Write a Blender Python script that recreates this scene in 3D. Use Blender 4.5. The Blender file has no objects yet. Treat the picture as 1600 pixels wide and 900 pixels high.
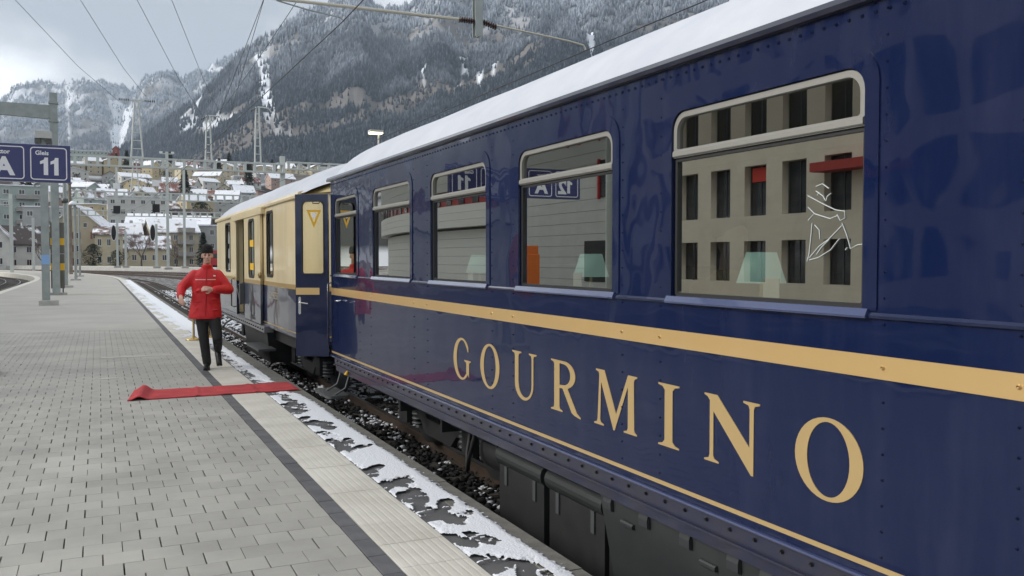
import bpy, bmesh, math, random
import numpy as np
from mathutils import Vector, Matrix, noise as mnoise
random.seed(7)
S = bpy.context.scene
COL = S.collection
R = math.radians

# ------------------------------------------------------------------ camera, sky, sun, exposure
CAM_H, CAM_YAW, CAM_PITCH, FPX = 1.62, 25.0, 1.9, 1384.0
cam = bpy.data.cameras.new('camera')
cam.sensor_width = 36.0
cam.lens = FPX / 1600.0 * 36.0
cam.clip_start, cam.clip_end = 0.05, 40000.0
camo = bpy.data.objects.new('camera', cam)
camo.location = (0, 0, CAM_H)
camo.rotation_euler = (R(90 - CAM_PITCH), 0, R(-CAM_YAW))
COL.objects.link(camo)
S.camera = camo

SUN_ELEV, SUN_AZ = 28.0, -72.0          # azimuth from +Y towards +X
w = bpy.data.worlds.new('World'); S.world = w; w.use_nodes = True
nt = w.node_tree; nt.nodes.clear()
out = nt.nodes.new('ShaderNodeOutputWorld'); bg = nt.nodes.new('ShaderNodeBackground')
sky = nt.nodes.new('ShaderNodeTexSky'); sky.sky_type = 'NISHITA'; sky.sun_disc = False
sky.sun_elevation = R(SUN_ELEV); sky.sun_rotation = R(SUN_AZ); sky.altitude = 600
tc = nt.nodes.new('ShaderNodeTexCoord'); mp = nt.nodes.new('ShaderNodeMapping')
mp.inputs['Scale'].default_value = (1.0, 1.0, 2.2); mp.inputs['Location'].default_value = (16.44, 8.52, 3.96); mp.inputs['Rotation'].default_value = (0, 0, R(-18))
nz = nt.nodes.new('ShaderNodeTexNoise'); nz.inputs['Scale'].default_value = 2.4
nz.inputs['Detail'].default_value = 5; nz.inputs['Roughness'].default_value = 0.52
rp = nt.nodes.new('ShaderNodeValToRGB'); rp.color_ramp.interpolation = 'EASE'
rp.color_ramp.elements[0].position = 0.42; rp.color_ramp.elements[0].color = (2.0, 2.1, 2.24, 1)
rp.color_ramp.elements[1].position = 0.74; rp.color_ramp.elements[1].color = (10.5, 10.4, 10.1, 1)
mx = nt.nodes.new('ShaderNodeMix'); mx.data_type = 'RGBA'; mx.inputs['Factor'].default_value = 0.93
nt.links.new(tc.outputs['Generated'], mp.inputs['Vector']); nt.links.new(mp.outputs[0], nz.inputs['Vector'])
nt.links.new(nz.outputs['Fac'], rp.inputs['Fac'])
nt.links.new(sky.outputs[0], mx.inputs['A']); nt.links.new(rp.outputs[0], mx.inputs['B'])
nt.links.new(mx.outputs['Result'], bg.inputs['Color']); bg.inputs['Strength'].default_value = 0.10
nt.links.new(bg.outputs[0], out.inputs[0])

sl = bpy.data.lights.new('sun', 'SUN'); sl.energy = 1.5; sl.angle = R(22); sl.color = (1.0, 0.96, 0.9)
slo = bpy.data.objects.new('sun', sl); COL.objects.link(slo)
_sd = Vector((math.sin(R(SUN_AZ)) * math.cos(R(SUN_ELEV)), math.cos(R(SUN_AZ)) * math.cos(R(SUN_ELEV)), math.sin(R(SUN_ELEV))))
slo.rotation_euler = _sd.to_track_quat('Z', 'Y').to_euler(); slo.location = _sd * 50

S.view_settings.view_transform = 'Standard'; S.view_settings.look = 'None'
S.view_settings.gamma = 1.0; S.view_settings.use_curve_mapping = False
S.view_settings.exposure = 1.45
S.render.engine = 'CYCLES'
S.cycles.use_denoising = True
S.cycles.max_bounces = 8; S.cycles.glossy_bounces = 4; S.cycles.transparent_max_bounces = 16
S.cycles.volume_bounces = 0; S.cycles.caustics_reflective = False; S.cycles.caustics_refractive = False

# ------------------------------------------------------------------ geometry of the view
CY, SY = math.cos(R(CAM_YAW)), math.sin(R(CAM_YAW))
def at(px, py, d):
    """world point seen at photo pixel (px, py) at depth d"""
    r = (px - 800) / FPX * d
    return Vector((r * CY + d * SY, -r * SY + d * CY, CAM_H + (404 - py) / FPX * d))

# ------------------------------------------------------------------ helpers
def obj(name, me, mats=None, parent=None, base=None):
    o = bpy.data.objects.new(name, me); COL.objects.link(o)
    if mats is not None and me is not None:
        for m in (mats if isinstance(mats, (list, tuple)) else [mats]): me.materials.append(m)
    if parent is not None: attach(o, parent)
    return o
def attach(o, p):
    o.parent = p
    b = Matrix.LocRotScale(p.location, p.rotation_euler, p.scale)
    if p.parent is not None:
        b = p.matrix_parent_inverse @ b
        b = Matrix.LocRotScale(p.parent.location, p.parent.rotation_euler, p.parent.scale) @ b
    o.matrix_parent_inverse = b.inverted()
def tag(o, label=None, cat=None, group=None, kind=None):
    if label: o['label'] = label
    if cat: o['category'] = cat
    if group: o['group'] = group
    if kind: o['kind'] = kind
    return o
def empty(name, loc, label=None, cat=None, group=None, rz=0):
    o = bpy.data.objects.new(name, None); COL.objects.link(o)
    o.location = loc; o.rotation_euler = (0, 0, rz); o.empty_display_size = 0.2
    return tag(o, label, cat, group)
def copy_tree(o, parent=None):
    c = o.copy(); COL.objects.link(c)
    if parent is not None: c.parent = parent
    for ch in list(o.children): copy_tree(ch, c)
    return c

class MB:
    def __init__(s): s.v = []; s.f = []; s.m = []; s.sm = []
    def add(s, vs, fs, m=0, sm=False):
        k = len(s.v); s.v += [tuple(p) for p in vs]
        for f in fs: s.f.append([i + k for i in f]); s.m.append(m); s.sm.append(sm)
        return s
    def box(s, x0, x1, y0, y1, z0, z1, m=0, mat=None):
        vs = [(x, y, z) for x in (x0, x1) for y in (y0, y1) for z in (z0, z1)]
        if mat is not None: vs = [mat @ Vector(p) for p in vs]
        return s.add(vs, [(0, 1, 3, 2), (4, 6, 7, 5), (0, 4, 5, 1), (2, 3, 7, 6), (0, 2, 6, 4), (1, 5, 7, 3)], m)
    def cbox(s, c, hx, hy, hz, ch, m=0):
        """box with chamfered top edges"""
        x, y, z = c
        vs = []
        for zz, k in ((-hz, 0), (hz - ch, 0), (hz, ch)):
            for sx, sy in ((-1, -1), (1, -1), (1, 1), (-1, 1)):
                vs.append((x + sx * (hx - k), y + sy * (hy - k), z + zz))
        fs = [(8, 9, 10, 11)]
        for a in (0, 4):
            for i in range(4): fs.append((a + i, a + (i + 1) % 4, a + 4 + (i + 1) % 4, a + 4 + i))
        return s.add(vs, fs, m)
    def tube(s, pts, r, n=8, m=0, cap=True, sm=True):
        pts = [Vector(p) for p in pts]; rs = r if isinstance(r, (list, tuple)) else [r] * len(pts)
        vs = []; prev = None
        for i, p in enumerate(pts):
            t = (pts[min(i + 1, len(pts) - 1)] - pts[max(i - 1, 0)]).normalized()
            if prev is None:
                a = Vector((0, 0, 1)) if abs(t.z) < 0.9 else Vector((1, 0, 0))
                u = t.cross(a).normalized()
            else:
                u = (prev - t * prev.dot(t)).normalized()
            prev = u; v = t.cross(u)
            for k in range(n):
                a = 2 * math.pi * k / n
                vs.append(p + (u * math.cos(a) + v * math.sin(a)) * rs[i])
        fs = []
        for i in range(len(pts) - 1):
            for k in range(n):
                fs.append((i * n + k, i * n + (k + 1) % n, (i + 1) * n + (k + 1) % n, (i + 1) * n + k))
        s.add(vs, fs, m, sm)
        if cap:
            s.add([vs[k] for k in range(n)], [tuple(range(n))[::-1]], m)
            s.add([vs[(len(pts) - 1) * n + k] for k in range(n)], [tuple(range(n))], m)
        return s
    def lathe(s, prof, c=(0, 0, 0), n=16, m=0, sm=True, axis='z'):
        vs = []
        for r_, z in prof:
            for k in range(n):
                a = 2 * math.pi * k / n
                p = (r_ * math.cos(a), r_ * math.sin(a), z)
                if axis == 'x': p = (z, p[0], p[1])
                if axis == 'y': p = (p[1], z, p[0])
                vs.append((c[0] + p[0], c[1] + p[1], c[2] + p[2]))
        fs = []
        for i in range(len(prof) - 1):
            for k in range(n): fs.append((i * n + k, i * n + (k + 1) % n, (i + 1) * n + (k + 1) % n, (i + 1) * n + k))
        fs.append(tuple(range(n))[::-1]); fs.append(tuple((len(prof) - 1) * n + k for k in range(n)))
        return s.add(vs, fs, m, sm)
    def extrude_y(s, prof, y0, y1, m=0, sm=False, cap=True):
        """prof: list of (x, z) closed; extruded along y"""
        n = len(prof)
        vs = [(x, y0, z) for x, z in prof] + [(x, y1, z) for x, z in prof]
        s.add(vs, [(i, (i + 1) % n, n + (i + 1) % n, n + i) for i in range(n)], m, sm)
        if cap: s.add(vs, [tuple(range(n))[::-1], tuple(range(n, 2 * n))], m)
        return s
    def mesh(s, name='m'):
        me = bpy.data.meshes.new(name); me.from_pydata(s.v, [], s.f)
        if any(s.m): me.polygons.foreach_set('material_index', s.m)
        if any(s.sm): me.polygons.foreach_set('use_smooth', s.sm)
        me.update(); return me
    def build(s, name, mats=None, parent=None):
        return obj(name, s.mesh(name), mats, parent)

def np_mesh(name, verts, faces, smooth=False):
    """verts (n,3), faces (m,k) numpy"""
    me = bpy.data.meshes.new(name)
    n, k = faces.shape
    me.vertices.add(len(verts)); me.vertices.foreach_set('co', np.asarray(verts, np.float32).ravel())
    me.loops.add(n * k); me.loops.foreach_set('vertex_index', faces.astype(np.int32).ravel())
    me.polygons.add(n); me.polygons.foreach_set('loop_start', (np.arange(n) * k).astype(np.int32))
    me.polygons.foreach_set('loop_total', np.full(n, k, np.int32))
    if smooth: me.polygons.foreach_set('use_smooth', np.ones(n, bool))
    me.update(calc_edges=True); me.validate(); return me
def vcol(me, cols):
    a = me.color_attributes.new('Col', 'FLOAT_COLOR', 'POINT')
    c = np.ones((len(me.vertices), 4), np.float32); c[:, :3] = cols
    a.data.foreach_set('color', c.ravel())

def poly_mesh(loops, depth, bevel=0.0):
    """flat outline(s) in (u, v) with holes, extruded along w"""
    cu = bpy.data.curves.new('outline', 'CURVE'); cu.dimensions = '2D'; cu.fill_mode = 'BOTH'
    cu.extrude = depth / 2; cu.bevel_depth = bevel; cu.bevel_resolution = 1
    for lp in loops:
        sp = cu.splines.new('POLY'); sp.points.add(len(lp) - 1); sp.use_cyclic_u = True
        for q, (u, v) in zip(sp.points, lp): q.co = (u, v, 0, 1)
    o = bpy.data.objects.new('outline', cu)
    me = bpy.data.meshes.new_from_object(o)
    bpy.data.objects.remove(o); bpy.data.curves.remove(cu)
    return me
def text_mesh(txt, size, depth, offset=0.0, space=1.0, align='LEFT'):
    cu = bpy.data.curves.new('text', 'FONT'); cu.body = txt; cu.size = size; cu.extrude = depth / 2
    cu.offset = offset; cu.space_character = space; cu.align_x = align; cu.resolution_u = 6
    o = bpy.data.objects.new('text', cu); me = bpy.data.meshes.new_from_object(o)
    bpy.data.objects.remove(o); bpy.data.curves.remove(cu); return me
SIDE = Matrix(((0, 0, -1, 0), (-1, 0, 0, 0), (0, 1, 0, 0), (0, 0, 0, 1)))    # (u,v,w)->(-w,-u,v): faces the platform
FRONT = Matrix(((1, 0, 0, 0), (0, 0, -1, 0), (0, 1, 0, 0), (0, 0, 0, 1)))    # (u,v,w)->(u,-w,v): faces -Y
def side_part(name, loops, depth, x, mats, parent, bevel=0.0):
    """loops given in (Y, Z); outer face at world x"""
    me = poly_mesh([[(-y, z) for y, z in lp] for lp in loops], depth, bevel)
    me.transform(Matrix.Translation((x + depth / 2 + bevel, 0, 0)) @ SIDE)
    return obj(name, me, mats, parent)
def rrect(y0, y1, z0, z1, rt, rb, n=6):
    pts = []
    for cx, cz, r_, a0 in ((y1 - rt, z1 - rt, rt, 0), (y0 + rt, z1 - rt, rt, 90), (y0 + rb, z0 + rb, rb, 180), (y1 - rb, z0 + rb, rb, 270)):
        for k in range(n + 1):
            a = R(a0 + 90 * k / n); pts.append((cx + r_ * math.cos(a), cz + r_ * math.sin(a)))
    return pts

# ------------------------------------------------------------------ materials
def M(name, col, rough=0.6, metal=0.0, col2=None, vscale=4.0, bump=0.0, bscale=60.0, coat=0.0, rnd=0.0, spec=0.5,
      lo=0.35, hi=0.65, stretch=(1, 1, 1), rough2=None, coord='Object'):
    m = bpy.data.materials.new(name); m.use_nodes = True
    t = m.node_tree; b = t.nodes['Principled BSDF']
    b.inputs['Base Color'].default_value = (*col, 1); b.inputs['Roughness'].default_value = rough
    b.inputs['Metallic'].default_value = metal; b.inputs['Specular IOR Level'].default_value = spec
    b.inputs['Coat Weight'].default_value = coat; b.inputs['Coat Roughness'].default_value = 0.03
    tcn = t.nodes.new('ShaderNodeTexCoord'); mpn = t.nodes.new('ShaderNodeMapping'); mpn.inputs['Scale'].default_value = stretch
    if coord == 'World':
        gm_ = t.nodes.new('ShaderNodeNewGeometry'); t.links.new(gm_.outputs['Position'], mpn.inputs[0])
    else: t.links.new(tcn.outputs[coord], mpn.inputs[0])
    cs = None
    if col2 is not None:
        n = t.nodes.new('ShaderNodeTexNoise'); n.inputs['Scale'].default_value = vscale; n.inputs['Detail'].default_value = 6
        n.inputs['Roughness'].default_value = 0.6
        t.links.new(mpn.outputs[0], n.inputs['Vector'])
        mr = t.nodes.new('ShaderNodeMapRange'); mr.inputs['From Min'].default_value = lo; mr.inputs['From Max'].default_value = hi
        t.links.new(n.outputs['Fac'], mr.inputs['Value'])
        x = t.nodes.new('ShaderNodeMix'); x.data_type = 'RGBA'
        x.inputs['A'].default_value = (*col, 1); x.inputs['B'].default_value = (*col2, 1)
        t.links.new(mr.outputs[0], x.inputs['Factor']); cs = x.outputs['Result']
        if rough2 is not None:
            r2 = t.nodes.new('ShaderNodeMapRange'); r2.inputs['To Min'].default_value = rough; r2.inputs['To Max'].default_value = rough2
            t.links.new(mr.outputs[0], r2.inputs['Value']); t.links.new(r2.outputs[0], b.inputs['Roughness'])
    if rnd:
        oi = t.nodes.new('ShaderNodeObjectInfo'); mr2 = t.nodes.new('ShaderNodeMapRange')
        mr2.inputs['To Min'].default_value = 1 - rnd; mr2.inputs['To Max'].default_value = 1 + rnd
        t.links.new(oi.outputs['Random'], mr2.inputs['Value'])
        hs = t.nodes.new('ShaderNodeHueSaturation'); hs.inputs['Color'].default_value = (*col, 1)
        if cs: t.links.new(cs, hs.inputs['Color'])
        t.links.new(mr2.outputs[0], hs.inputs['Value']); cs = hs.outputs[0]
    if cs: t.links.new(cs, b.inputs['Base Color'])
    if bump:
        n2 = t.nodes.new('ShaderNodeTexNoise'); n2.inputs['Scale'].default_value = bscale; n2.inputs['Detail'].default_value = 5
        t.links.new(mpn.outputs[0], n2.inputs['Vector'])
        bp = t.nodes.new('ShaderNodeBump'); bp.inputs['Distance'].default_value = bump; bp.inputs['Strength'].default_value = 1
        t.links.new(n2.outputs['Fac'], bp.inputs['Height']); t.links.new(bp.outputs[0], b.inputs['Normal'])
        if coat: t.links.new(bp.outputs[0], b.inputs['Coat Normal'])
    return m
def attr_mat(name, rough=0.9, spec=0.2, bump=0, bscale=1):
    m = M(name, (0.5, 0.5, 0.5), rough, spec=spec, bump=bump, bscale=bscale); t = m.node_tree
    a = t.nodes.new('ShaderNodeAttribute'); a.attribute_name = 'Col'
    t.links.new(a.outputs['Color'], t.nodes['Principled BSDF'].inputs['Base Color']); return m
def glass_mat(name, base=0.30, tint=(0.62, 0.66, 0.62), bump=0.0):
    m = bpy.data.materials.new(name); m.use_nodes = True; t = m.node_tree; t.nodes.clear()
    o = t.nodes.new('ShaderNodeOutputMaterial'); mixn = t.nodes.new('ShaderNodeMixShader')
    tr = t.nodes.new('ShaderNodeBsdfTransparent'); tr.inputs[0].default_value = (*tint, 1)
    gl = t.nodes.new('ShaderNodeBsdfGlossy'); gl.inputs['Roughness'].default_value = 0.0; gl.inputs['Color'].default_value = (0.95, 0.95, 0.9, 1)
    lwn = t.nodes.new('ShaderNodeLayerWeight'); lwn.inputs['Blend'].default_value = 0.5
    fr = t.nodes.new('ShaderNodeMath'); fr.operation = 'POWER'; fr.inputs[1].default_value = 4.0; t.links.new(lwn.outputs['Facing'], fr.inputs[0])
    mm = t.nodes.new('ShaderNodeMath'); mm.operation = 'MULTIPLY_ADD'; mm.use_clamp = True
    mm.inputs[1].default_value = 0.9; mm.inputs[2].default_value = base
    t.links.new(fr.outputs[0], mm.inputs[0]); t.links.new(mm.outputs[0], mixn.inputs[0])
    t.links.new(tr.outputs[0], mixn.inputs[1]); t.links.new(gl.outputs[0], mixn.inputs[2]); t.links.new(mixn.outputs[0], o.inputs[0])
    if bump:
        n2 = t.nodes.new('ShaderNodeTexNoise'); n2.inputs['Scale'].default_value = 1.5; tcn = t.nodes.new('ShaderNodeTexCoord')
        t.links.new(tcn.outputs['Object'], n2.inputs['Vector'])
        bp = t.nodes.new('ShaderNodeBump'); bp.inputs['Distance'].default_value = bump
        t.links.new(n2.outputs['Fac'], bp.inputs['Height']); t.links.new(bp.outputs[0], gl.inputs['Normal'])
    return m
def emit_mat(name, col, st):
    m = M(name, col, 0.4); b = m.node_tree.nodes['Principled BSDF']
    b.inputs['Emission Color'].default_value = (*col, 1); b.inputs['Emission Strength'].default_value = st; return m

paver_m = M('concrete_paver', (0.395, 0.383, 0.347), 0.75, col2=(0.305, 0.297, 0.272), vscale=1.1, bump=0.0015, bscale=180, rnd=0.085, coord='World')
joint_m = M('joint_sand', (0.07, 0.067, 0.062), 0.95, bump=0.004, bscale=120)
plat_m = M('far_paving', (0.42, 0.405, 0.365), 0.75, col2=(0.36, 0.348, 0.318), vscale=0.7, bump=0.002, bscale=40)
dark_tile_m = M('dark_paver', (0.085, 0.085, 0.092), 0.7, col2=(0.12, 0.12, 0.125), vscale=6, bump=0.0012, bscale=160, rnd=0.12)
tactile_m = M('white_tactile_concrete', (0.66, 0.635, 0.57), 0.65, col2=(0.54, 0.515, 0.45), vscale=2.2, bump=0.0012, bscale=150, rnd=0.03, coord='World')
kerb_m = M('kerb_concrete', (0.19, 0.183, 0.16), 0.85, col2=(0.115, 0.112, 0.10), vscale=7, bump=0.004, bscale=90)
asph_m = M('wet_asphalt', (0.085, 0.085, 0.088), 0.5, col2=(0.13, 0.13, 0.13), vscale=5, bump=0.003, bscale=220, rough2=0.7)
snow_m = M('snow', (0.80, 0.82, 0.86), 0.75, col2=(0.72, 0.75, 0.80), vscale=9, bump=0.006, bscale=70)
roof_snow_m = M('roof_snow', (0.53, 0.55, 0.595), 0.7, col2=(0.47, 0.495, 0.55), vscale=2.5, bump=0.004, bscale=16)
ground_m = M('gravel_ground', (0.13, 0.12, 0.11), 0.95, col2=(0.42, 0.42, 0.43), vscale=0.35, bump=0.02, bscale=12, lo=0.5, hi=0.62)
ballast_m = M('ballast_base', (0.045, 0.04, 0.036), 0.95, col2=(0.07, 0.064, 0.058), vscale=14, bump=0.03, bscale=30)
stone_m = attr_mat('ballast_stone', 0.9)
rail_m = M('rusty_rail', (0.055, 0.042, 0.034), 0.6, 0.4, col2=(0.09, 0.06, 0.042), vscale=10, bump=0.001, bscale=60)
railtop_m = M('polished_railhead', (0.30, 0.29, 0.28), 0.3, 0.9)
sleeper_m = M('sleeper', (0.09, 0.08, 0.07), 0.9, col2=(0.05, 0.045, 0.04), vscale=8, bump=0.004)
steel_m = M('galvanised_steel', (0.36, 0.39, 0.375), 0.55, 0.25, col2=(0.29, 0.32, 0.31), vscale=3, bump=0.0008, bscale=50)
dsteel_m = M('dark_steel', (0.10, 0.105, 0.105), 0.5, 0.4)
wire_m = M('weathered_wire', (0.09, 0.095, 0.10), 0.6, 0.3)
copper_m = M('contact_wire', (0.05, 0.045, 0.045), 0.5, 0.4)
insul_m = M('brown_insulator', (0.05, 0.025, 0.022), 0.25)
conc_m = M('concrete', (0.47, 0.46, 0.43), 0.85, col2=(0.38, 0.37, 0.345), vscale=3, bump=0.004, bscale=30)
cabinet_m = M('grey_brown_cabinet', (0.155, 0.145, 0.12), 0.6, col2=(0.135, 0.128, 0.108), vscale=2)
yellow_m = M('signal_yellow', (0.80, 0.47, 0.02), 0.5)
signblue_m = M('sign_blue', (0.012, 0.016, 0.115), 0.3, coat=0.3)
white_m = M('white_paint', (0.80, 0.80, 0.80), 0.5)
# ------------------------------------------------------------------ terrain and mountains
def _h(ix, iy, seed):
    a = np.sin(ix * 127.1 + iy * 311.7 + seed * 74.7) * 43758.5453
    return a - np.floor(a)
def vnoise(x, y, seed=0):
    ix, iy = np.floor(x), np.floor(y); fx, fy = x - ix, y - iy
    fx = fx * fx * (3 - 2 * fx); fy = fy * fy * (3 - 2 * fy)
    a, b, c, d = _h(ix, iy, seed), _h(ix + 1, iy, seed), _h(ix, iy + 1, seed), _h(ix + 1, iy + 1, seed)
    return a + (b - a) * fx + (c - a) * fy + (a - b - c + d) * fx * fy
def fbm(x, y, oct=5, seed=0, gain=0.5):
    s = 0.0; amp = 0.5; tot = 0
    for i in range(oct):
        s = s + amp * vnoise(x, y, seed + i * 13); tot += amp; x = x * 2.03 + 5.1; y = y * 2.03 + 1.7; amp *= gain
    return s / tot
def ridged(x, y, oct=5, seed=0):
    s = 0.0; amp = 0.5; tot = 0
    for i in range(oct):
        n = 1 - np.abs(2 * vnoise(x, y, seed + i * 17) - 1); s = s + amp * n * n; tot += amp
        x = x * 2.1 + 3.3; y = y * 2.1 + 7.9; amp *= 0.5
    return s / tot
LAYERS = [   # ridge distance, skyline outline of the ridge as bearing (from photo columns) and height angle
    (8600, 3600, [(-700, 150), (-300, 170), (-60, 178), (0, 165), (30, 138), (60, 131), (150, 132), (185, 136), (212, 146), (260, 190), (330, 225), (450, 280), (2600, 330)]),
    (7000, 3000, [(60, 330), (140, 262), (185, 200), (212, 156), (228, 127), (245, 120), (270, 120), (290, 125), (310, 118), (340, 105), (365, 90), (388, 82), (430, 90), (500, 120), (640, 170), (2600, 300)]),
    (3900, 1250, [(60, 330), (130, 268), (190, 240), (240, 214), (300, 165), (330, 135), (360, 112), (400, 80), (430, 62), (455, 45), (480, 31), (497, 27), (510, 30), (523, 12), (545, -6), (568, 0), (590, 24), (612, 19), (640, 20), (656, 3), (685, -26), (735, 0), (756, 6), (775, 0), (805, -26), (900, -80), (1100, -150), (1500, -170), (2600, -130)]),
    (2500, 1000, [(150, 330), (330, 262), (450, 240), (560, 214), (640, 180), (700, 142), (760, 107), (800, 83), (860, 62), (930, 52), (1000, 42), (1100, 15), (1200, -12), (1400, -60), (2600, -60)]),
]
def _bear(px): return CAM_YAW + np.degrees(np.arctan((np.asarray(px, float) - 800) / FPX))
_LT = []
for Rr, R0, pts in LAYERS:
    px = np.array([p[0] for p in pts], float); py = np.array([p[1] for p in pts], float)
    b = _bear(px); tn = (404 - py) / FPX * np.cos(np.radians(b - CAM_YAW))
    _LT.append((Rr, R0, b, tn))
def terrain(az, r):
    """height at bearing az (deg from +Y towards +X) and distance r"""
    x = r * np.sin(np.radians(az)); y = r * np.cos(np.radians(az))
    z = np.clip((np.minimum(r, 720) - 235) * 0.135, 0, None) + np.clip(np.minimum(r, 1500) - 720, 0, None) * 0.085
    z = z + np.clip((r - 300) / 400, 0, 1) * (fbm(x / 160, y / 160, 4, 3) - 0.5) * 14
    best = np.zeros_like(z)
    for i, (Rr, R0, b, tn) in enumerate(_LT):
        wob = 1 + (fbm(az * 0.22 + i * 9, az * 0.0 + i, 3, 40 + i) - 0.5) * 0.22
        Rl = Rr * wob
        H = np.interp(az, b, tn) * Rl + CAM_H
        s = (r - R0) / (Rl - R0)
        up = np.clip(s, 0, 1) ** 1.33
        dn = 1 - np.clip(s - 1, 0, 3) * 1.1
        g = np.where(s <= 1, up, dn)
        gul = ridged(az * Rr / 57.3 / 520 + i * 5, r / 1500 + i * 3, 5, 60 + i * 7) - 0.45
        lump = fbm(x / 420, y / 420, 5, 80 + i) - 0.5
        amp = np.clip(H, 0, 1400) * np.clip(s, 0, 1) * (1 - 0.93 * np.clip(s, 0, 1) ** 5)
        zz = H * g + amp * (0.20 * gul + 0.17 * lump)
        crag = (ridged(x / 120, y / 120, 3, 90 + i) - 0.4) * 0.05 * np.clip(H, 0, 1400) * np.clip(s, 0, 1)
        zz = zz + crag
        best = np.maximum(best, np.where(s > 0, zz, 0))
    return np.maximum(z, best) - 0.62
def ground_z(x, y):
    az = math.degrees(math.atan2(x, y)); r = math.hypot(x, y)
    return float(terrain(np.array([az]), np.array([r]))[0])
az = np.arange(-26, 80.01, 0.11); rr = np.concatenate([np.linspace(225, 900, 36)[:-1], np.geomspace(900, 9500, 215)])
AZ, RR = np.meshgrid(az, rr, indexing='ij')
Z = terrain(AZ, RR); Z[:, 0] = -0.9
X = RR * np.sin(np.radians(AZ)); Y = RR * np.cos(np.radians(AZ))
na, nr = AZ.shape
idx = np.arange(na * nr).reshape(na, nr)
F = np.stack([idx[:-1, :-1], idx[:-1, 1:], idx[1:, 1:], idx[1:, :-1]], -1).reshape(-1, 4)
V = np.stack([X, Y, Z], -1).reshape(-1, 3)
# ground cover colours: scree and meadow, rock, snow lying in the gullies and up high
n_rock = fbm(X / 420, Y / 420 + Z / 300, 4, 11); n_rock2 = fbm(X / 90, Y / 90 + Z / 60, 4, 12)
gul = ridged(AZ * 4300 / 57.3 / 300, RR / 1900, 4, 21)
dzr = np.gradient(Z, axis=1) / np.gradient(RR, axis=1)
steep = np.clip((np.abs(dzr) - 0.35) / 0.5, 0, 1)
rock = np.array([0.165, 0.155, 0.145]); scree = np.array([0.135, 0.122, 0.110]); floor_ = np.array([0.034, 0.034, 0.035]); snowc = np.array([0.72, 0.75, 0.80])
def lerp(a, b, t): return a + (b - a) * t[..., None]
bare = np.clip((n_rock - 0.585) / 0.04, 0, 1)
C = lerp(np.broadcast_to(floor_, (na, nr, 3)), np.broadcast_to(scree, (na, nr, 3)), bare)
C = lerp(C, np.broadcast_to(rock, (na, nr, 3)), np.clip(steep * (n_rock2 > 0.5), 0, 1) * 0.8)
sn = np.clip((Z - 600) / 700, 0, 1) * np.clip((n_rock2 - 0.40) / 0.15, 0, 1) * 0.75
sn = np.maximum(sn, np.clip((gul - 0.72) / 0.08, 0, 1) * np.clip((Z - 260) / 250, 0, 1))
low = np.clip(1 - Z / 160, 0, 1) * np.clip((fbm(X / 35, Y / 35, 4, 33) - 0.5) / 0.08, 0, 1) * (RR < 1300)
sn = np.maximum(sn, low * 0.8)
C = lerp(C, np.broadcast_to(snowc, (na, nr, 3)), sn)
me = np_mesh('mountains', V, F, True); vcol(me, C.reshape(-1, 3))
terr_m = attr_mat('mountain_ground', 0.95, 0.1)
mount = tag(obj('mountains', me, terr_m), 'steep wooded mountains with frosted upper slopes behind the town', kind='structure')

# conifer and bare-broadleaf woods on the slopes: one mass of small crowns
rng = np.random.default_rng(5)
T = (Z - CAM_H) / RR
vis = T >= np.maximum.accumulate(T, axis=1) - 0.012
dT = np.zeros_like(T); dT[:, 1:] = np.clip(T[:, 1:] - T[:, :-1], 0, None)
wt = (dT + 0.0002) * vis * (RR > 950) * np.clip(1 - bare * 0.9, 0, 1) * np.clip(1.1 - np.clip((gul - 0.66) / 0.08, 0, 1) * np.clip((Z - 260) / 200, 0, 1), 0.04, 1)
wt *= (AZ > -9) & (AZ < 52)
wt *= np.where(steep * (n_rock2 > 0.52) > 0.5, 0.15, 1)
NT = 170000
p = (wt / wt.sum()).ravel(); pick = rng.choice(p.size, NT, p=p)
ta = AZ.ravel()[pick] + rng.uniform(-.06, .06, NT); tr = RR.ravel()[pick] * (1 + rng.uniform(-.006, .006, NT))
tz = terrain(ta, tr); tx = tr * np.sin(np.radians(ta)); ty = tr * np.cos(np.radians(ta))
mixn = fbm(tx / 300, ty / 300 + tz / 200, 4, 51) + rng.uniform(-.12, .12, NT)
decid = ((mixn > 0.5 + np.clip((tz - 150) / 1500, -0.03, 0.3)) & (tz < 620)) | ((tr < 1750) & (rng.uniform(0, 1, NT) < 0.85))
hgt = np.where(decid, rng.uniform(8, 14, NT), rng.uniform(13, 26, NT)) * np.clip(tr / 3000, 0.6, 1.35)
rad = np.where(decid, hgt * 0.40, hgt * 0.19)
frost = np.clip((tz - 520 + (fbm(tx / 240, ty / 240, 4, 71) - 0.5) * 800) / 480, 0, 1) * rng.uniform(0.25, 1.15, NT)
k = 5
ang = np.arange(k) * 2 * np.pi / k
rings = []
ph = rng.uniform(0, 6.28, NT)
def ring(fr, fz, jit):
    a = ang[None, :] + ph[:, None]; q = rad[:, None] * fr * rng.uniform(1 - jit, 1 + jit, (NT, k))
    return np.stack([tx[:, None] + q * np.cos(a), ty[:, None] + q * np.sin(a), np.broadcast_to((tz + hgt * fz)[:, None], (NT, k)) + rng.uniform(-.06, .06, (NT, k)) * hgt[:, None]], -1)
r0 = ring(np.where(decid, 0.75, 1.0)[:, None], 0.08, 0.3); r1 = ring(np.where(decid, 1.0, 0.55)[:, None], 0.5, 0.3)
top = np.stack([tx, ty, tz + hgt], -1)[:, None, :]
TV = np.concatenate([r0, r1, top], 1); nv = 2 * k + 1
fa = []
for i in range(k):
    j = (i + 1) % k
    fa += [(i, j, k + j), (i, k + j, k + i), (k + i, k + j, 2 * k)]
fa = np.array(fa); TF = (np.arange(NT)[:, None, None] * nv + fa[None]).reshape(-1, 3)
con = np.array([0.014, 0.021, 0.029]); dec = np.array([0.050, 0.043, 0.044]); fro = np.array([0.50, 0.55, 0.63])
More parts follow.
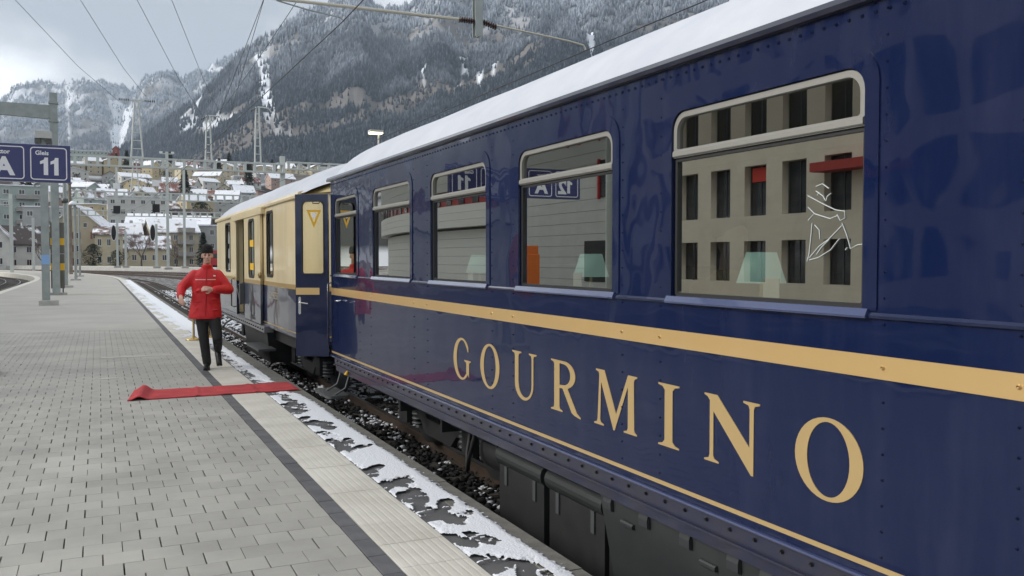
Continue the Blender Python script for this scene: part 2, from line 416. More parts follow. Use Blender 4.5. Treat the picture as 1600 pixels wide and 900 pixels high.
tcol = np.where(decid[:, None], dec, con) * rng.uniform(0.4, 2.0, (NT, 1))
tcol = tcol * (1 + 0.0 * frost[:, None])
fm = np_mesh('forest', TV.reshape(-1, 3), TF, False)
# frost sits on the crown tops more than on the skirts
cc = np.repeat(tcol[:, None, :], nv, 1)
lev = np.array([0.42] * k + [0.72] * k + [0.95])
fv = (np.clip(frost, 0, 1) * 0.85 + (rng.uniform(0, 1, NT) < 0.28) * rng.uniform(0.05, 0.22, NT) * (tr > 1500))[:, None] * lev[None]
cc = cc + (fro - cc) * np.clip(fv, 0, 1)[..., None]
vcol(fm, cc.reshape(-1, 3))
tag(obj('forest', fm, attr_mat('forest_trees', 0.9, 0.1)), 'dark conifer and bare broadleaf woods covering the mountain slopes', 'forest', kind='stuff')
# ------------------------------------------------------------------ ground, tracks, platform
S0, RC, XC = 72.0, 200.0, -198.6
def path(x, s):
    if s <= S0: return x, s
    t = (s - S0) / RC; q = x - XC
    return XC + q * math.cos(t), S0 + q * math.sin(t)
def srange(s0, s1, ds=4.0):
    a = [s0]
    if s0 < S0 < s1: a += [S0]
    t = max(s0, S0) + ds
    while t < s1: a.append(t); t += ds
    a.append(s1); return a
def sweep(mb, prof, s0, s1, closed=True, m=0, ds=4.0, cap=True):
    ss = srange(s0, s1, ds); n = len(prof); vs = []
    for s in ss:
        for x, z in prof:
            X_, Y_ = path(x, s); vs.append((X_, Y_, z))
    fs = []
    for i in range(len(ss) - 1):
        for k in range(n if closed else n - 1):
            a = i * n + k; b = i * n + (k + 1) % n
            fs.append((a, b, b + n, a + n))
    mb.add(vs, fs, m)
    if cap and closed: mb.add(vs, [tuple(range(n))[::-1], tuple((len(ss) - 1) * n + k for k in range(n))], m)
    return mb

g = MB(); g.add([(-9000, -9000, -0.66), (9000, -9000, -0.66), (9000, 9000, -0.66), (-9000, 9000, -0.66)], [(0, 1, 2, 3)])
tag(g.build('ground', ground_m), 'snow flecked grey ground around the station', kind='structure')
b = MB(); sweep(b, [(2.2, -0.8), (2.2, -0.50), (40, -0.50), (40, -0.8)], -12, 260)
tag(b.build('ballast_bed', M('snowy_ballast', (0.07, 0.064, 0.058), 0.95, col2=(0.5, 0.51, 0.53), vscale=2.2, bump=0.03, bscale=25, lo=0.52, hi=0.6)), 'snow dusted ballast between the tracks', kind='structure')
b = MB(); sweep(b, [(-14, -0.8), (-14, -0.50), (-4.4, -0.50), (-4.4, -0.8)], -12, 200)
tag(b.build('ballast_bed', ballast_m), 'dark ballast beside the far platform edge', kind='structure')

RAIL = [(-0.055, 0), (0.055, 0), (0.055, 0.012), (0.01, 0.03), (0.01, 0.095), (0.032, 0.105), (0.032, 0.135), (-0.032, 0.135), (-0.032, 0.105), (-0.01, 0.095), (-0.01, 0.03), (-0.055, 0.012)]
def track(xc, s0, s1, label, ns):
    t = empty('railway_track', (xc, max(s0, 0), -0.5), label, 'track', 'tracks of the station')
    for sx in (-0.53, 0.53):
        mb = MB(); sweep(mb, [(xc + sx + x, -0.485 + z) for x, z in RAIL], s0, s1)
        top = MB(); sweep(top, [(xc + sx - 0.026, -0.349), (xc + sx + 0.026, -0.349)], s0, s1, closed=False)
        ro = mb.build('rail', rail_m, t); top.build('railhead', railtop_m, ro)
    sm = MB().cbox((0, 0, 0), 0.9, 0.11, 0.06, 0.015).mesh('sleeper'); sm.materials.append(sleeper_m)
    for i in range(ns):
        s = s0 + 9 + i * 0.62; X_, Y_ = path(xc, s)
        o = obj('sleeper', sm, None); o.location = (X_, Y_, -0.53)
        if s > S0: o.rotation_euler = (0, 0, (s - S0) / RC)
        attach(o, t)
track(3.83, -8, 250, 'rusty metre gauge track under the blue dining car', 130)
track(-6.1, 20, 190, 'track curving beside the far edge of the platform', 90)
track(9.4, -8, 250, 'track behind the train curving past the houses', 0)
track(13.4, 20, 250, 'outer track curving along the far concrete platform', 0)
track(18.0, 20, 250, 'outermost track beside the far concrete platform', 0)

# platform body and its strips
plat = MB()
sweep(plat, [(2.07, -0.8), (2.07, -0.03), (-4.1, -0.03), (-4.1, -0.8)], -10, 22)
sweep(plat, [(2.07, -0.8), (2.07, -0.004), (1.80, -0.004), (1.80, -0.03), (1.30, -0.03), (1.30, 0.0), (-4.1, 0.0), (-4.1, -0.8)], 22, 190, m=1)
platform = tag(plat.build('platform', [joint_m, plat_m]), 'grey paved station platform with white tactile strip', kind='structure')
st = MB(); sweep(st, [(1.80, -0.02), (2.07, -0.02), (2.07, -0.004), (1.80, -0.004)], -10, 72)
st.build('edge_asphalt', asph_m, platform)
st = MB(); sweep(st, [(1.302, -0.02), (1.41, -0.02), (1.41, -0.001), (1.302, -0.001)], 30.0, 190); st.build('dark_strip', dark_tile_m, platform)
st = MB(); sweep(st, [(1.412, -0.02), (1.80, -0.02), (1.80, 0.001), (1.412, 0.001)], 30.0, 190); st.build('tactile_strip', tactile_m, platform)
st = MB(); sweep(st, [(2.072, -0.8), (2.29, -0.8), (2.29, -0.02), (2.27, 0.0), (2.072, 0.0)], 41, 190); st.build('kerb_strip', kerb_m, platform)
st = MB(); sweep(st, [(-4.5, -0.8), (-4.102, -0.8), (-4.102, 0.002), (-4.45, 0.002), (-4.5, -0.03)], -10, 190); st.build('far_edge_strip', tactile_m, platform)
km = MB().extrude_y([(-0.109, -0.4), (0.109, -0.4), (0.109, -0.02), (0.089, 0.0), (-0.105, 0.0), (-0.109, -0.004)][::-1], -0.497, 0.497).mesh('kerb_stone'); km.materials.append(kerb_m)
for i in range(43):
    o = obj('kerb_stone', km); o.location = (2.181 + random.uniform(-.003, .003), -1.5 + i, random.uniform(-.003, .001)); attach(o, platform)
dm = MB().cbox((0, 0, -0.02), 0.0525, 0.147, 0.02, 0.003).mesh('dark_paver'); dm.materials.append(dark_tile_m)
for i in range(104):
    o = obj('dark_paver', dm); o.location = (1.356 + random.uniform(-.001, .001), -1.2 + i * 0.3, random.uniform(-.002, .001)); attach(o, platform)
prof = [(-0.193, -0.04), (0.193, -0.04), (0.193, -0.003)]
xk = 0.190
for i in range(8):
    prof += [(xk, 0.0), (xk - 0.028, 0.0), (xk - 0.0345, -0.0011), (xk - 0.0415, -0.0011)]; xk -= 0.048
prof += [(-0.193, -0.003)]
tm = MB().extrude_y(prof[::-1], -0.1985, 0.1985).mesh('tactile_slab'); tm.materials.append(tactile_m)
for i in range(79):
    o = obj('tactile_slab', tm); o.location = (1.606 + random.uniform(-.001, .001), -1.4 + i * 0.4, 0.002 + random.uniform(-.0012, .0012)); attach(o, platform)

# pavers: half bond, 20 cm; the ones that show largest are single pieces
PW = 0.2
meshes = []
for k in range(6):
    hx = PW / 2 - random.uniform(0.0016, 0.0042); hy = PW / 2 - random.uniform(0.0003, 0.0010)
    pm = MB().cbox((0, 0, -0.02), hx, hy, 0.02, 0.0012).mesh('paver'); pm.materials.append(paver_m); meshes.append(pm)
cands = []; rest = MB()
rows = int((22 + 2) / PW)
for j in range(rows):
    y = -1.9 + j * PW + 0.1
    off = 0.1 if j % 2 else 0.0
    nx = int((1.30 + 4.1) / PW) + 1
    for i in range(nx):
        x1 = 1.298 - i * PW + (off if i == 0 and False else 0) - off
        x = x1 - PW / 2
        if off and i == 0:
            rest.cbox((1.298 - 0.05, y, -0.02 + 0.0), 0.0475, 0.0985, 0.02, 0.002)
        if x - 0.1 < -4.1: continue
        d = x * SY + y * CY; r_ = x * CY - y * SY
        px = 800 + FPX * r_ / max(d, 0.1); py = 404 + FPX * CAM_H / max(d, 0.1)
        seen = d > 0.3 and -25 < px < 1600 and py < 925
        cands.append((d if seen else 1e3 + y, x, y))
cands.sort()
def pj(): return random.uniform(-.0016, .0016), random.uniform(-.0003, .0003), random.uniform(-.0012, .0006)
for k, (d, x, y) in enumerate(cands):
    a, b_, c = pj()
    if k < 300:
        o = obj('paver', random.choice(meshes)); o.location = (x + a, y + b_, c); o.rotation_euler = (0, 0, random.uniform(-.004, .004)); attach(o, platform)
    else:
        rest.cbox((x + a, y + b_, -0.02 + c), PW / 2 - random.uniform(0.0016, 0.0042), PW / 2 - 0.0007, 0.02, 0.0012)
paver_rest_m = M('concrete_paver_joined', (0.395, 0.383, 0.347), 0.75, col2=(0.305, 0.297, 0.272), vscale=1.1, bump=0.0015, bscale=180, coord='World')
tag(rest.build('pavers', paver_rest_m, platform), kind='stuff')

# snow trodden along the platform edge, with shoe prints pressed through it
def snow_field():
    xs = np.arange(1.795, 2.275, 0.0095); ss = np.concatenate([np.arange(2.6, 12, 0.0125), np.arange(12, 40, 0.03), np.arange(40, 73, 0.1)])
    XX, YY = np.meshgrid(xs, ss, indexing='xy')
    n1 = fbm(XX * 9, YY * 6, 4, 5); n2 = fbm(XX * 60, YY * 46, 3, 6)
    u = (XX - 1.80) / 0.27
    cov = 0.88 + (n1 - 0.5) * 1.25 + (n2 - 0.5) * 1.0
    near = YY < 10.7
    cov = np.where(near, cov + 0.85 * np.clip(u * 1.7 - 0.22, -0.55, 0.8), cov)
    cov = np.where((YY > 10.6) & (YY < 17.5), cov - 0.75 + 0.75 * np.exp(-((u - 0.75) / 0.22) ** 2), cov)
    cov = np.where(YY >= 17.5, cov + 0.75, cov)
    cov -= np.clip((u - np.where(YY < 10.8, 1.12, 0.98)) / 0.24, 0, 3) * (0.35 + 2.0 * n2) * 1.0
    cov = np.where((YY > 10.86) & (YY < 11.74), -1.0, cov)
    cov -= np.clip((-u + 0.04) / 0.08, 0, 3) * 0.5
    rs = random.Random(3)
    for i in range(70):
        cy = rs.uniform(2.8, 10.6); cx = rs.uniform(1.79, 1.98) if rs.random() < 0.75 else rs.uniform(1.9, 2.03)
        a = rs.gauss(0.25, 0.45) + (math.pi if rs.random() < 0.5 else 0); ca, sa = math.cos(a), math.sin(a)
        dx = (XX - cx); dy = (YY - cy); l = dx * sa + dy * ca; q = dx * ca - dy * sa
        wdt = 0.046 + 0.008 * np.sin((l + 0.05) * 14)
        sole = (np.abs(l) < 0.15) & (np.abs(q) < wdt * np.sqrt(np.clip(1 - (l / 0.152) ** 4, 0, 1))) & ~((l < -0.035) & (l > -0.06))
        tread = np.sin(l * (330 if i % 3 else 240) + q * 60) > (0.75 if i % 4 else 2)
        cov = np.where(sole & ~tread, cov - rs.uniform(1.0, 1.9), cov)
    h = 0.002 + 0.013 * np.clip(cov, 0, 0.8) + 0.003 * n2
    V = np.stack([XX, YY, h], -1).reshape(-1, 3)
    ny, nx = XX.shape; idx = np.arange(ny * nx).reshape(ny, nx)
    F = np.stack([idx[:-1, :-1], idx[:-1, 1:], idx[1:, 1:], idx[1:, :-1]], -1).reshape(-1, 4)
    keep = (cov.ravel()[F] > 0).all(1); F = F[keep]
    used = np.unique(F); mp_ = np.full(len(V), -1); mp_[used] = np.arange(len(used))
    me = np_mesh('snow', V[used], mp_[F], True)
    tk = np.clip(cov.ravel()[used] / 0.32, 0, 1)[:, None]      # thin slush is greyer than settled snow
    vcol(me, np.array([0.30, 0.30, 0.31]) * (1 - tk) + np.array([0.80, 0.82, 0.86]) * tk); return me
snow2_m = attr_mat('trodden_snow', 0.75, 0.3, 0.006, 70)
tag(obj('snow', snow_field(), snow2_m), 'trodden snow with shoe prints along the platform edge', 'snow', kind='stuff')
# drifted snow over the tactile strip farther along
def drift():
    xs = np.arange(1.43, 1.82, 0.02); ss = np.arange(19.0, 72, 0.07)
    XX, YY = np.meshgrid(xs, ss, indexing='xy')
    cov = (fbm(XX * 5, YY * 1.6, 4, 15) - 0.5) * 2 + np.clip((YY - 20) / 8, 0, 1) * 0.35 - np.clip((YY - 40) / 30, 0, 1) * 0.3 + (XX - 1.62) * 1.6 - 0.1
    V = np.stack([XX, YY, 0.005 + 0.008 * np.clip(cov, 0, 0.6)], -1).reshape(-1, 3)
    ny, nx = XX.shape; idx = np.arange(ny * nx).reshape(ny, nx)
    F = np.stack([idx[:-1, :-1], idx[:-1, 1:], idx[1:, 1:], idx[1:, :-1]], -1).reshape(-1, 4)
    F = F[(cov.ravel()[F] > 0).all(1)]; used = np.unique(F); mp_ = np.full(len(V), -1); mp_[used] = np.arange(len(used))
    return np_mesh('snow', V[used], mp_[F], True)
tag(obj('snow', drift(), snow_m), 'thin snow lying on the white strip farther down the platform', 'snow', kind='stuff')

# ballast stones with snow caught on them
def stones():
    t = (1 + 5 ** .5) / 2
    iv = np.array([(-1, t, 0), (1, t, 0), (-1, -t, 0), (1, -t, 0), (0, -1, t), (0, 1, t), (0, -1, -t), (0, 1, -t), (t, 0, -1), (t, 0, 1), (-t, 0, -1), (-t, 0, 1)]) / math.sqrt(1 + t * t)
    fi = np.array([(0, 11, 5), (0, 5, 1), (0, 1, 7), (0, 7, 10), (0, 10, 11), (1, 5, 9), (5, 11, 4), (11, 10, 2), (10, 7, 6), (7, 1, 8), (3, 9, 4), (3, 4, 2), (3, 2, 6), (3, 6, 8), (3, 8, 9), (4, 9, 5), (2, 4, 11), (6, 2, 10), (8, 6, 7), (9, 8, 1)])
    g_ = np.random.default_rng(9)
    A = np.stack([g_.uniform(2.29, 3.6, 15000), 3 + 30 * g_.uniform(0, 1, 15000) ** 1.5], -1)
    B = np.stack([g_.uniform(3.2, 8.2, 13000), g_.uniform(11, 62, 13000)], -1)
    P = np.concatenate([A, B]); n = len(P)
    sz = g_.uniform(0.018, 0.036, n); sz[15000:] *= 1.6
    jit = g_.uniform(0.65, 1.25, (n, 12, 1)); sc = g_.uniform(0.55, 1.45, (n, 1, 3)); sc[..., 2] *= 0.7
    a = g_.uniform(0, 6.28, n); ca, sa = np.cos(a)[:, None], np.sin(a)[:, None]
    v = iv[None] * jit * sc * sz[:, None, None]
    x = v[..., 0] * ca - v[..., 1] * sa; y = v[..., 0] * sa + v[..., 1] * ca
    zb = -0.49 + g_.uniform(0, 0.035, n) - 0.05 * np.clip((P[:, 0] - 2.29) / 0.2, 0, 1) * 0
    V = np.stack([x + P[:, 0, None], y + P[:, 1, None], v[..., 2] + zb[:, None]], -1)
    pr = fbm(P[:, 0] * 2.2, P[:, 1] * 1.3, 3, 8)
    prob = np.clip((pr - 0.50) * 3.4, 0, 0.5) + np.where(P[:, 0] > 3.7, 0.35, 0.0) + np.clip((P[:, 1] - 12) / 20, 0, 0.25)
    snowy = g_.uniform(0, 1, n) < prob
    base = np.array([0.026, 0.025, 0.025]) * g_.uniform(0.4, 1.7, (n, 1))
    c = np.repeat(base[:, None, :], 12, 1)
    up = (iv[:, 2] > -0.1)[None] & snowy[:, None]
    c = np.where(up[..., None], np.array([0.78, 0.80, 0.84]), c)
    F = (np.arange(n)[:, None, None] * 12 + fi[None]).reshape(-1, 3)
    me = np_mesh('ballast_stones', V.reshape(-1, 3), F); vcol(me, c.reshape(-1, 3)); return me
tag(obj('ballast_stones', stones(), stone_m), 'dark ballast stones flecked with snow beside the rail', 'ballast', kind='stuff')

# concrete side wall of the far platform, concentric with the curve
fp = MB(); sweep(fp, [(25.6, -0.7), (25.6, 0.18), (25.75, 0.22), (31, 0.22), (31, -0.7)], 80, 225)
tag(fp.build('far_platform', conc_m), 'pale concrete platform curving in front of the houses', kind='structure')
gr = MB()
for i in range(2600):
    x, y = random.uniform(-12.5, -9.3), random.uniform(60, 92); a = random.uniform(0, 6.28); h_ = random.uniform(.05, .16)
    gr.add([(x, y, -0.5), (x + .05 * math.cos(a), y + .05 * math.sin(a), -0.5), (x + random.uniform(-.05, .05), y, -0.5 + h_)], [(0, 1, 2)])
gr.box(-12.6, -9.2, 59, 93, -0.66, -0.485)
tag(gr.build('grass', M('winter_grass', (0.13, 0.17, 0.05), 0.9, col2=(0.22, 0.22, 0.11), vscale=3)), 'strip of short winter grass beside the left track', 'grass', kind='stuff')
# ------------------------------------------------------------------ the train
def paint(name, col, rough=0.22, wav=0.0016, wscale=2.3, coat=1.0, dust=(0.012, 0.012, 0.016)):
    m = M(name, col, rough, coat=coat, spec=0.15, col2=tuple(c + d_ for c, d_ in zip(col, dust)), vscale=2.6, stretch=(1, 2.6, .5), lo=.48, hi=.85); t = m.node_tree; b = t.nodes['Principled BSDF']
    tcn = t.nodes.new('ShaderNodeTexCoord')
    n = t.nodes.new('ShaderNodeTexNoise'); n.inputs['Scale'].default_value = wscale; n.inputs['Detail'].default_value = 1.6
    t.links.new(tcn.outputs['Object'], n.inputs['Vector'])
    bp = t.nodes.new('ShaderNodeBump'); bp.inputs['Distance'].default_value = wav
    t.links.new(n.outputs['Fac'], bp.inputs['Height'])
    t.links.new(bp.outputs[0], b.inputs['Normal']); t.links.new(bp.outputs[0], b.inputs['Coat Normal'])
    return m
blue_m = paint('navy_gloss_paint', (0.0034, 0.0100, 0.047), wav=0.010, wscale=2.0, coat=0.85)
blue_low_m = paint('navy_gloss_paint_lower', (0.0034, 0.0100, 0.046), wav=0.007, wscale=1.8, coat=0.6)
blue2_m = paint('navy_lighter_paint', (0.016, 0.022, 0.06), 0.3, wav=0.003)  # a lighter, rougher navy than the gloss paint
sole_m = M('sole_bar_paint', (0.014, 0.017, 0.045), 0.42, col2=(0.022, 0.022, 0.036), vscale=5, coat=0.25, bump=0.0006, bscale=30)
gold_m = paint('gold_leaf_paint', (0.68, 0.46, 0.20), 0.28, wav=0.004, coat=0.5); gold_m.node_tree.nodes['Principled BSDF'].inputs['Metallic'].default_value = 0.45
letter_m = M('gold_lettering', (0.44, 0.31, 0.14), 0.35, 0.1)
cream_m = M('cream_paint', (0.72, 0.60, 0.36), 0.4, col2=(0.61, 0.50, 0.28), vscale=2.2, stretch=(1, 1.6, 0.35), coat=0.35, lo=0.42, hi=0.75)
tan_m = M('tan_band', (0.40, 0.265, 0.09), 0.4, coat=0.3)
alu_m = M('window_frame_alloy', (0.27, 0.264, 0.24), 0.42, 0.25)
rubber_m = M('black_rubber', (0.012, 0.012, 0.013), 0.6)
under_m = M('underframe_black', (0.012, 0.0125, 0.0135), 0.6, col2=(0.02, 0.02, 0.02), vscale=6)
box_m = M('equipment_box_paint', (0.020, 0.023, 0.024), 0.5, col2=(0.028, 0.031, 0.031), vscale=4, coat=0.15)
chrome_m = M('chrome', (0.6, 0.6, 0.6), 0.2, 1.0)
clear_m = glass_mat('clear_glass', 0.0, (0.96, 0.97, 0.96))
pane_m = glass_mat('coach_glass', 0.61, (0.86, 0.90, 0.86))
pane2_m = glass_mat('tinted_coach_glass', 0.32, (0.34, 0.35, 0.34))
XT, XF = 2.5, 5.15
XM = (XT + XF) / 2
def arch(rise, z0, ins=0.0, n=22):
    hw = (XF - XT) / 2 - ins; Rr_ = (hw * hw + rise * rise) / (2 * rise); a = math.asin(min(1, hw / Rr_))
    return [(XM + Rr_ * math.sin(-a + 2 * a * i / n), z0 + rise - Rr_ + Rr_ * math.cos(-a + 2 * a * i / n)) for i in range(n + 1)]
def roof_snow(name, y0, y1, rise, z0, parent, seed, ends=0.25, dome=None):
    xs = arch(rise, z0, 0.012, 30); ny = int((y1 - y0) / 0.12); vs = []; n = len(xs)
    for j in range(ny + 1):
        y = y0 + (y1 - y0) * j / ny
        e = min(1.0, min(y - y0, y1 - y) / ends + 0.02)
        for i, (x, z) in enumerate(xs):
            q = min(1.0, min(i, n - 1 - i) / 2.5); tt = (0.055 + 0.018 * mnoise.noise(Vector((x * 1.3, y * 0.7, seed)))) * math.sqrt(q) * math.sqrt(e)
            wob = 0.02 * mnoise.noise(Vector((y * 2.2, seed, i > n / 2))) if i in (0, n - 1) else 0
            zz = z if dome is None else z0 + (z - z0) * dome(y)
            vs.append((x + wob * (1 if i == 0 else -1), y, zz + tt))
    fs = [(j * n + i, j * n + i + 1, (j + 1) * n + i + 1, (j + 1) * n + i) for j in range(ny) for i in range(n - 1)]
    mb = MB(); mb.add(vs, fs, 0, True); return mb.build('roof_snow', roof_snow_m, parent)

car = empty('dining_car', (XM, 2.0, -0.35), 'navy blue dining car with gold stripe and GOURMINO lettering', 'railway car')
Y0, Y1 = -6.4, 10.45
WIN = [(2.36, 3.54), (4.08, 5.25), (5.79, 6.95), (7.49, 8.66), (9.28, 10.24)]
ZB, ZT = 1.437, 2.315
holes = [rrect(a, b, ZB, ZT, 0.09, 0.02) for a, b in WIN]
side_part('side_panel', [[(Y0, 1.424), (Y1, 1.424), (Y1, 2.535), (Y0, 2.535)]] + holes, 0.04, XT, blue_m, car)
side_part('lower_side_panel', [[(Y0, 0.478), (Y1, 0.478), (Y1, 1.418), (Y0, 1.418)]], 0.038, XT + 0.002, blue_low_m, car)
MB().extrude_y([(XT - 0.010, 1.408), (XT - 0.013, 1.418), (XT - 0.006, 1.428), (XT + 0.01, 1.430), (XT + 0.01, 1.408)], Y0, Y1).build('belt_moulding', blue_m, car)
mb = MB(); mb.box(XF - 0.04, XF, Y0, Y1, 0.478, 2.535)
mb.build('far_side_panel', blue_m, car)
MB().box(XT + 0.04, XF - 0.04, Y1 - 0.05, Y1 - 0.004, 0.50, 2.53).build('end_wall', blue_m, car)
MB().box(XT + 0.04, XF - 0.04, Y0 + 0.004, Y0 + 0.05, 0.50, 2.53).build('end_wall', blue_m, car)
ra = arch(0.56, 2.537)
MB().extrude_y([(XT, 2.50)] [:0] + ra[::-1], Y0 - 0.06, Y1 + 0.10, sm=True).build('roof', M('dark_roof_paint', (0.012, 0.014, 0.022), 0.5), car)
MB().extrude_y([(XT - 0.028, 2.532), (XT - 0.032, 2.552), (XT - 0.02, 2.576), (XT + 0.06, 2.600), (XT + 0.06, 2.532)][::-1], Y0 - 0.05, Y1 + 0.09).build('gutter', M('gutter_paint', (0.016, 0.018, 0.034), 0.3, coat=0.6), car)
roof_snow('roof_snow', Y0 - 0.05, Y1 + 0.08, 0.56, 2.545, car, 1.0)
# windows
def make_window(a, b, i):
    zt = 2.128                                        # transom centre
    fr = side_part('window', [rrect(a + .004, b - .004, zt - 0.03, ZT - .004, 0.086, 0.008), rrect(a + .029, b - .029, zt + 0.010, ZT - .029, 0.066, 0.012)], 0.035, XT + 0.004, alu_m, car)
    side_part('rubber_frame', [rrect(a + .004, b - .004, ZB + .004, zt - 0.033, 0.01, 0.018), rrect(a + .022, b - .022, ZB + .02, zt - 0.034 - 0.012, 0.006, 0.012)], 0.03, XT + 0.014, rubber_m, fr)
    MB().extrude_y([(XT - 0.001, zt - 0.026), (XT - 0.006, zt - 0.022), (XT - 0.006, zt - 0.002), (XT - 0.001, zt + 0.004), (XT + 0.02, zt + 0.008), (XT + 0.02, zt - 0.026)][::-1], a + 0.008, b - 0.008).build('transom', alu_m, fr)
    up = side_part('upper_pane', [rrect(a + .027, b - .027, zt + 0.008, ZT - .027, 0.068, 0.014)], 0.006, XT + 0.022, [pane2_m, clear_m], fr)
    lw = side_part('lower_pane', [rrect(a + .02, b - .02, ZB + .018, zt - 0.044, 0.008, 0.014)], 0.006, XT + 0.026, [pane_m, clear_m], fr)
    for g_ in (up, lw):                               # the coating is on the outer face only
        xs_ = [v.co.x for v in g_.data.vertices]; x0_ = min(xs_)
        for p in g_.data.polygons: p.material_index = 0 if abs(p.center.x - x0_) < 1e-4 else 1
    side_part('window_surround', [rrect(a - .065, b + .065, ZB - .004, ZT + .075, 0.14, 0.01), rrect(a - .001, b + .001, ZB - 0.003, ZT + .001, 0.09, 0.02)], 0.007, XT - 0.006, blue_m, fr, 0.0)
    MB().extrude_y([(XT - 0.022, ZB - 0.030), (XT - 0.024, ZB - 0.022), (XT - 0.012, ZB + 0.004), (XT + 0.014, ZB + 0.006), (XT + 0.014, ZB - 0.032)][::-1], a - 0.03, b + 0.03).build('sill', M('sill_sky_sheen_%d' % i, (0.035, 0.05, 0.13), 0.2, coat=1.0), fr)  # sky reflection on the sill painted as a lighter blue than the body
for i, (a, b) in enumerate(WIN): make_window(a, b, i)
# stripe, line, lettering
side_part('gold_stripe', [[(Y0, 1.193), (Y1 - .02, 1.193), (Y1 - .02, 1.276), (Y0, 1.276)]], 0.004, XT - 0.002, gold_m, car)
side_part('gold_line', [[(Y0, 0.507), (Y1 - .02, 0.507), (Y1 - .02, 0.527), (Y0, 0.527)]], 0.003, XT - 0.001, letter_m, car)
def ell(cx, cz, rx, rz, n=40, a0=0, a1=360): return [(cx + rx * math.cos(R(a0 + (a1 - a0) * k / n)), cz + rz * math.sin(R(a0 + (a1 - a0) * k / n))) for k in range(n if a1 - a0 == 360 else n + 1)]
def serif_stem(x0, x1, z0=0.0, z1=1.0, s=0.055, br=0.10):
    """vertical stem with bracketed serifs, outline counter-clockwise"""
    return [(x0 - s, z0), (x1 + s, z0), (x1 + s, z0 + .025), (x1 + s * .35, z0 + .045), (x1, z0 + br), (x1, z1 - br), (x1 + s * .35, z1 - .045), (x1 + s, z1 - .025),
            (x1 + s, z1), (x0 - s, z1), (x0 - s, z1 - .025), (x0 - s * .35, z1 - .045), (x0, z1 - br), (x0, z0 + br), (x0 - s * .35, z0 + .045), (x0 - s, z0 + .025)]
def let_O(): return [ell(.5, .5, .5, .52), ell(.5, .5, .312, .468)]
def let_I(): return [serif_stem(.32, .68, s=.30)]
def let_U():
    o = [(0, 1), (0, .975), (.10, .95), (.12, .90), (.12, .34)] + [(.5 + .38 * math.cos(R(a)), .33 + .35 * math.sin(R(a))) for a in range(190, 351, 10)] + \
        [(.88, .34), (.88, .90), (.90, .95), (1.0, .975), (1.0, 1), (.70, 1), (.70, .975), (.79, .95), (.81, .90), (.81, .36)] + \
        [(.545 + .265 * math.cos(R(a)), .33 + .285 * math.sin(R(a))) for a in range(350, 189, -10)] + [(.27, .36), (.27, .90), (.29, .95), (.39, .975), (.39, 1)]
    return [o]
def let_R():
    o = [(0, 0), (.42, 0), (.42, .025), (.33, .05), (.31, .10), (.31, .46), (.42, .46), (.74, .04), (.84, 0), (1.04, -.03), (1.04, 0), (.92, .06), (.60, .475)] + \
        [(.46 + .40 * math.cos(R(a)), .735 + .265 * math.sin(R(a))) for a in range(-65, 91, 12)] + [(0, 1), (0, .975), (.10, .95), (.12, .90), (.12, .10), (.10, .05), (0, .025)]
    i = [(.31, .52)] + [(.44 + .25 * math.cos(R(a)), .735 + .205 * math.sin(R(a))) for a in range(-80, 81, 16)] + [(.31, .945)]
    return [o, i]
def let_M():
    return [[(0, 0), (.24, 0), (.24, .025), (.165, .05), (.15, .10), (.17, .78), (.47, -.02), (.50, -.02), (.80, .80), (.80, .10), (.785, .05), (.71, .025), (.71, 0), (1.0, 0), (1.0, .025),
             (.955, .05), (.94, .10), (.93, .90), (.945, .95), (1.0, .975), (1.0, 1), (.80, 1), (.53, .27), (.25, 1), (.04, 1), (.04, .975), (.11, .95), (.125, .90), (.085, .10), (.07, .05), (0, .025)]]
def let_N():
    return [[(0, 0), (.28, 0), (.28, .025), (.195, .05), (.175, .10), (.175, .75), (.86, -.02), (.90, -.02), (.90, .90), (.92, .95), (1.0, .975), (1.0, 1), (.72, 1), (.72, .975), (.81, .95), (.83, .90), (.83, .36),
             (.245, 1), (0, 1), (0, .975), (.06, .955), (.105, .90), (.105, .10), (.085, .05), (0, .025)]]
def let_G():
    o = [(.5 + .5 * math.cos(R(a)), .5 + .52 * math.sin(R(a))) for a in range(38, 321, 8)]
    o += [(.94, .08), (.94, .40), (.96, .44), (1.04, .465), (1.04, .49), (.66, .49), (.66, .465), (.76, .44), (.78, .40), (.78, .11)]
    o += [(.53 + .33 * math.cos(R(a)), .5 + .468 * math.sin(R(a))) for a in range(312, 47, -8)] + [(.80, .80), (.86, .70), (.90, .70)]
    return [o]
LET = [('G', let_G, 6.44, 6.10), ('O', let_O, 5.904, 5.565), ('U', let_U, 5.357, 4.994), ('R', let_R, 4.794, 4.44), ('M', let_M, 4.271, 3.838), ('I', let_I, 3.65, 3.469), ('N', let_N, 3.278, 2.905), ('O', let_O, 2.696, 2.348)]
for ch, fn, ya, yb in LET:
    lp = [[(ya + (yb - ya) * u, 0.703 + 0.307 * v) for u, v in l] for l in fn()]
    o = side_part('letter', lp, 0.003, XT - 0.0012, letter_m, car); tag(o, 'gold serif letter ' + ch)
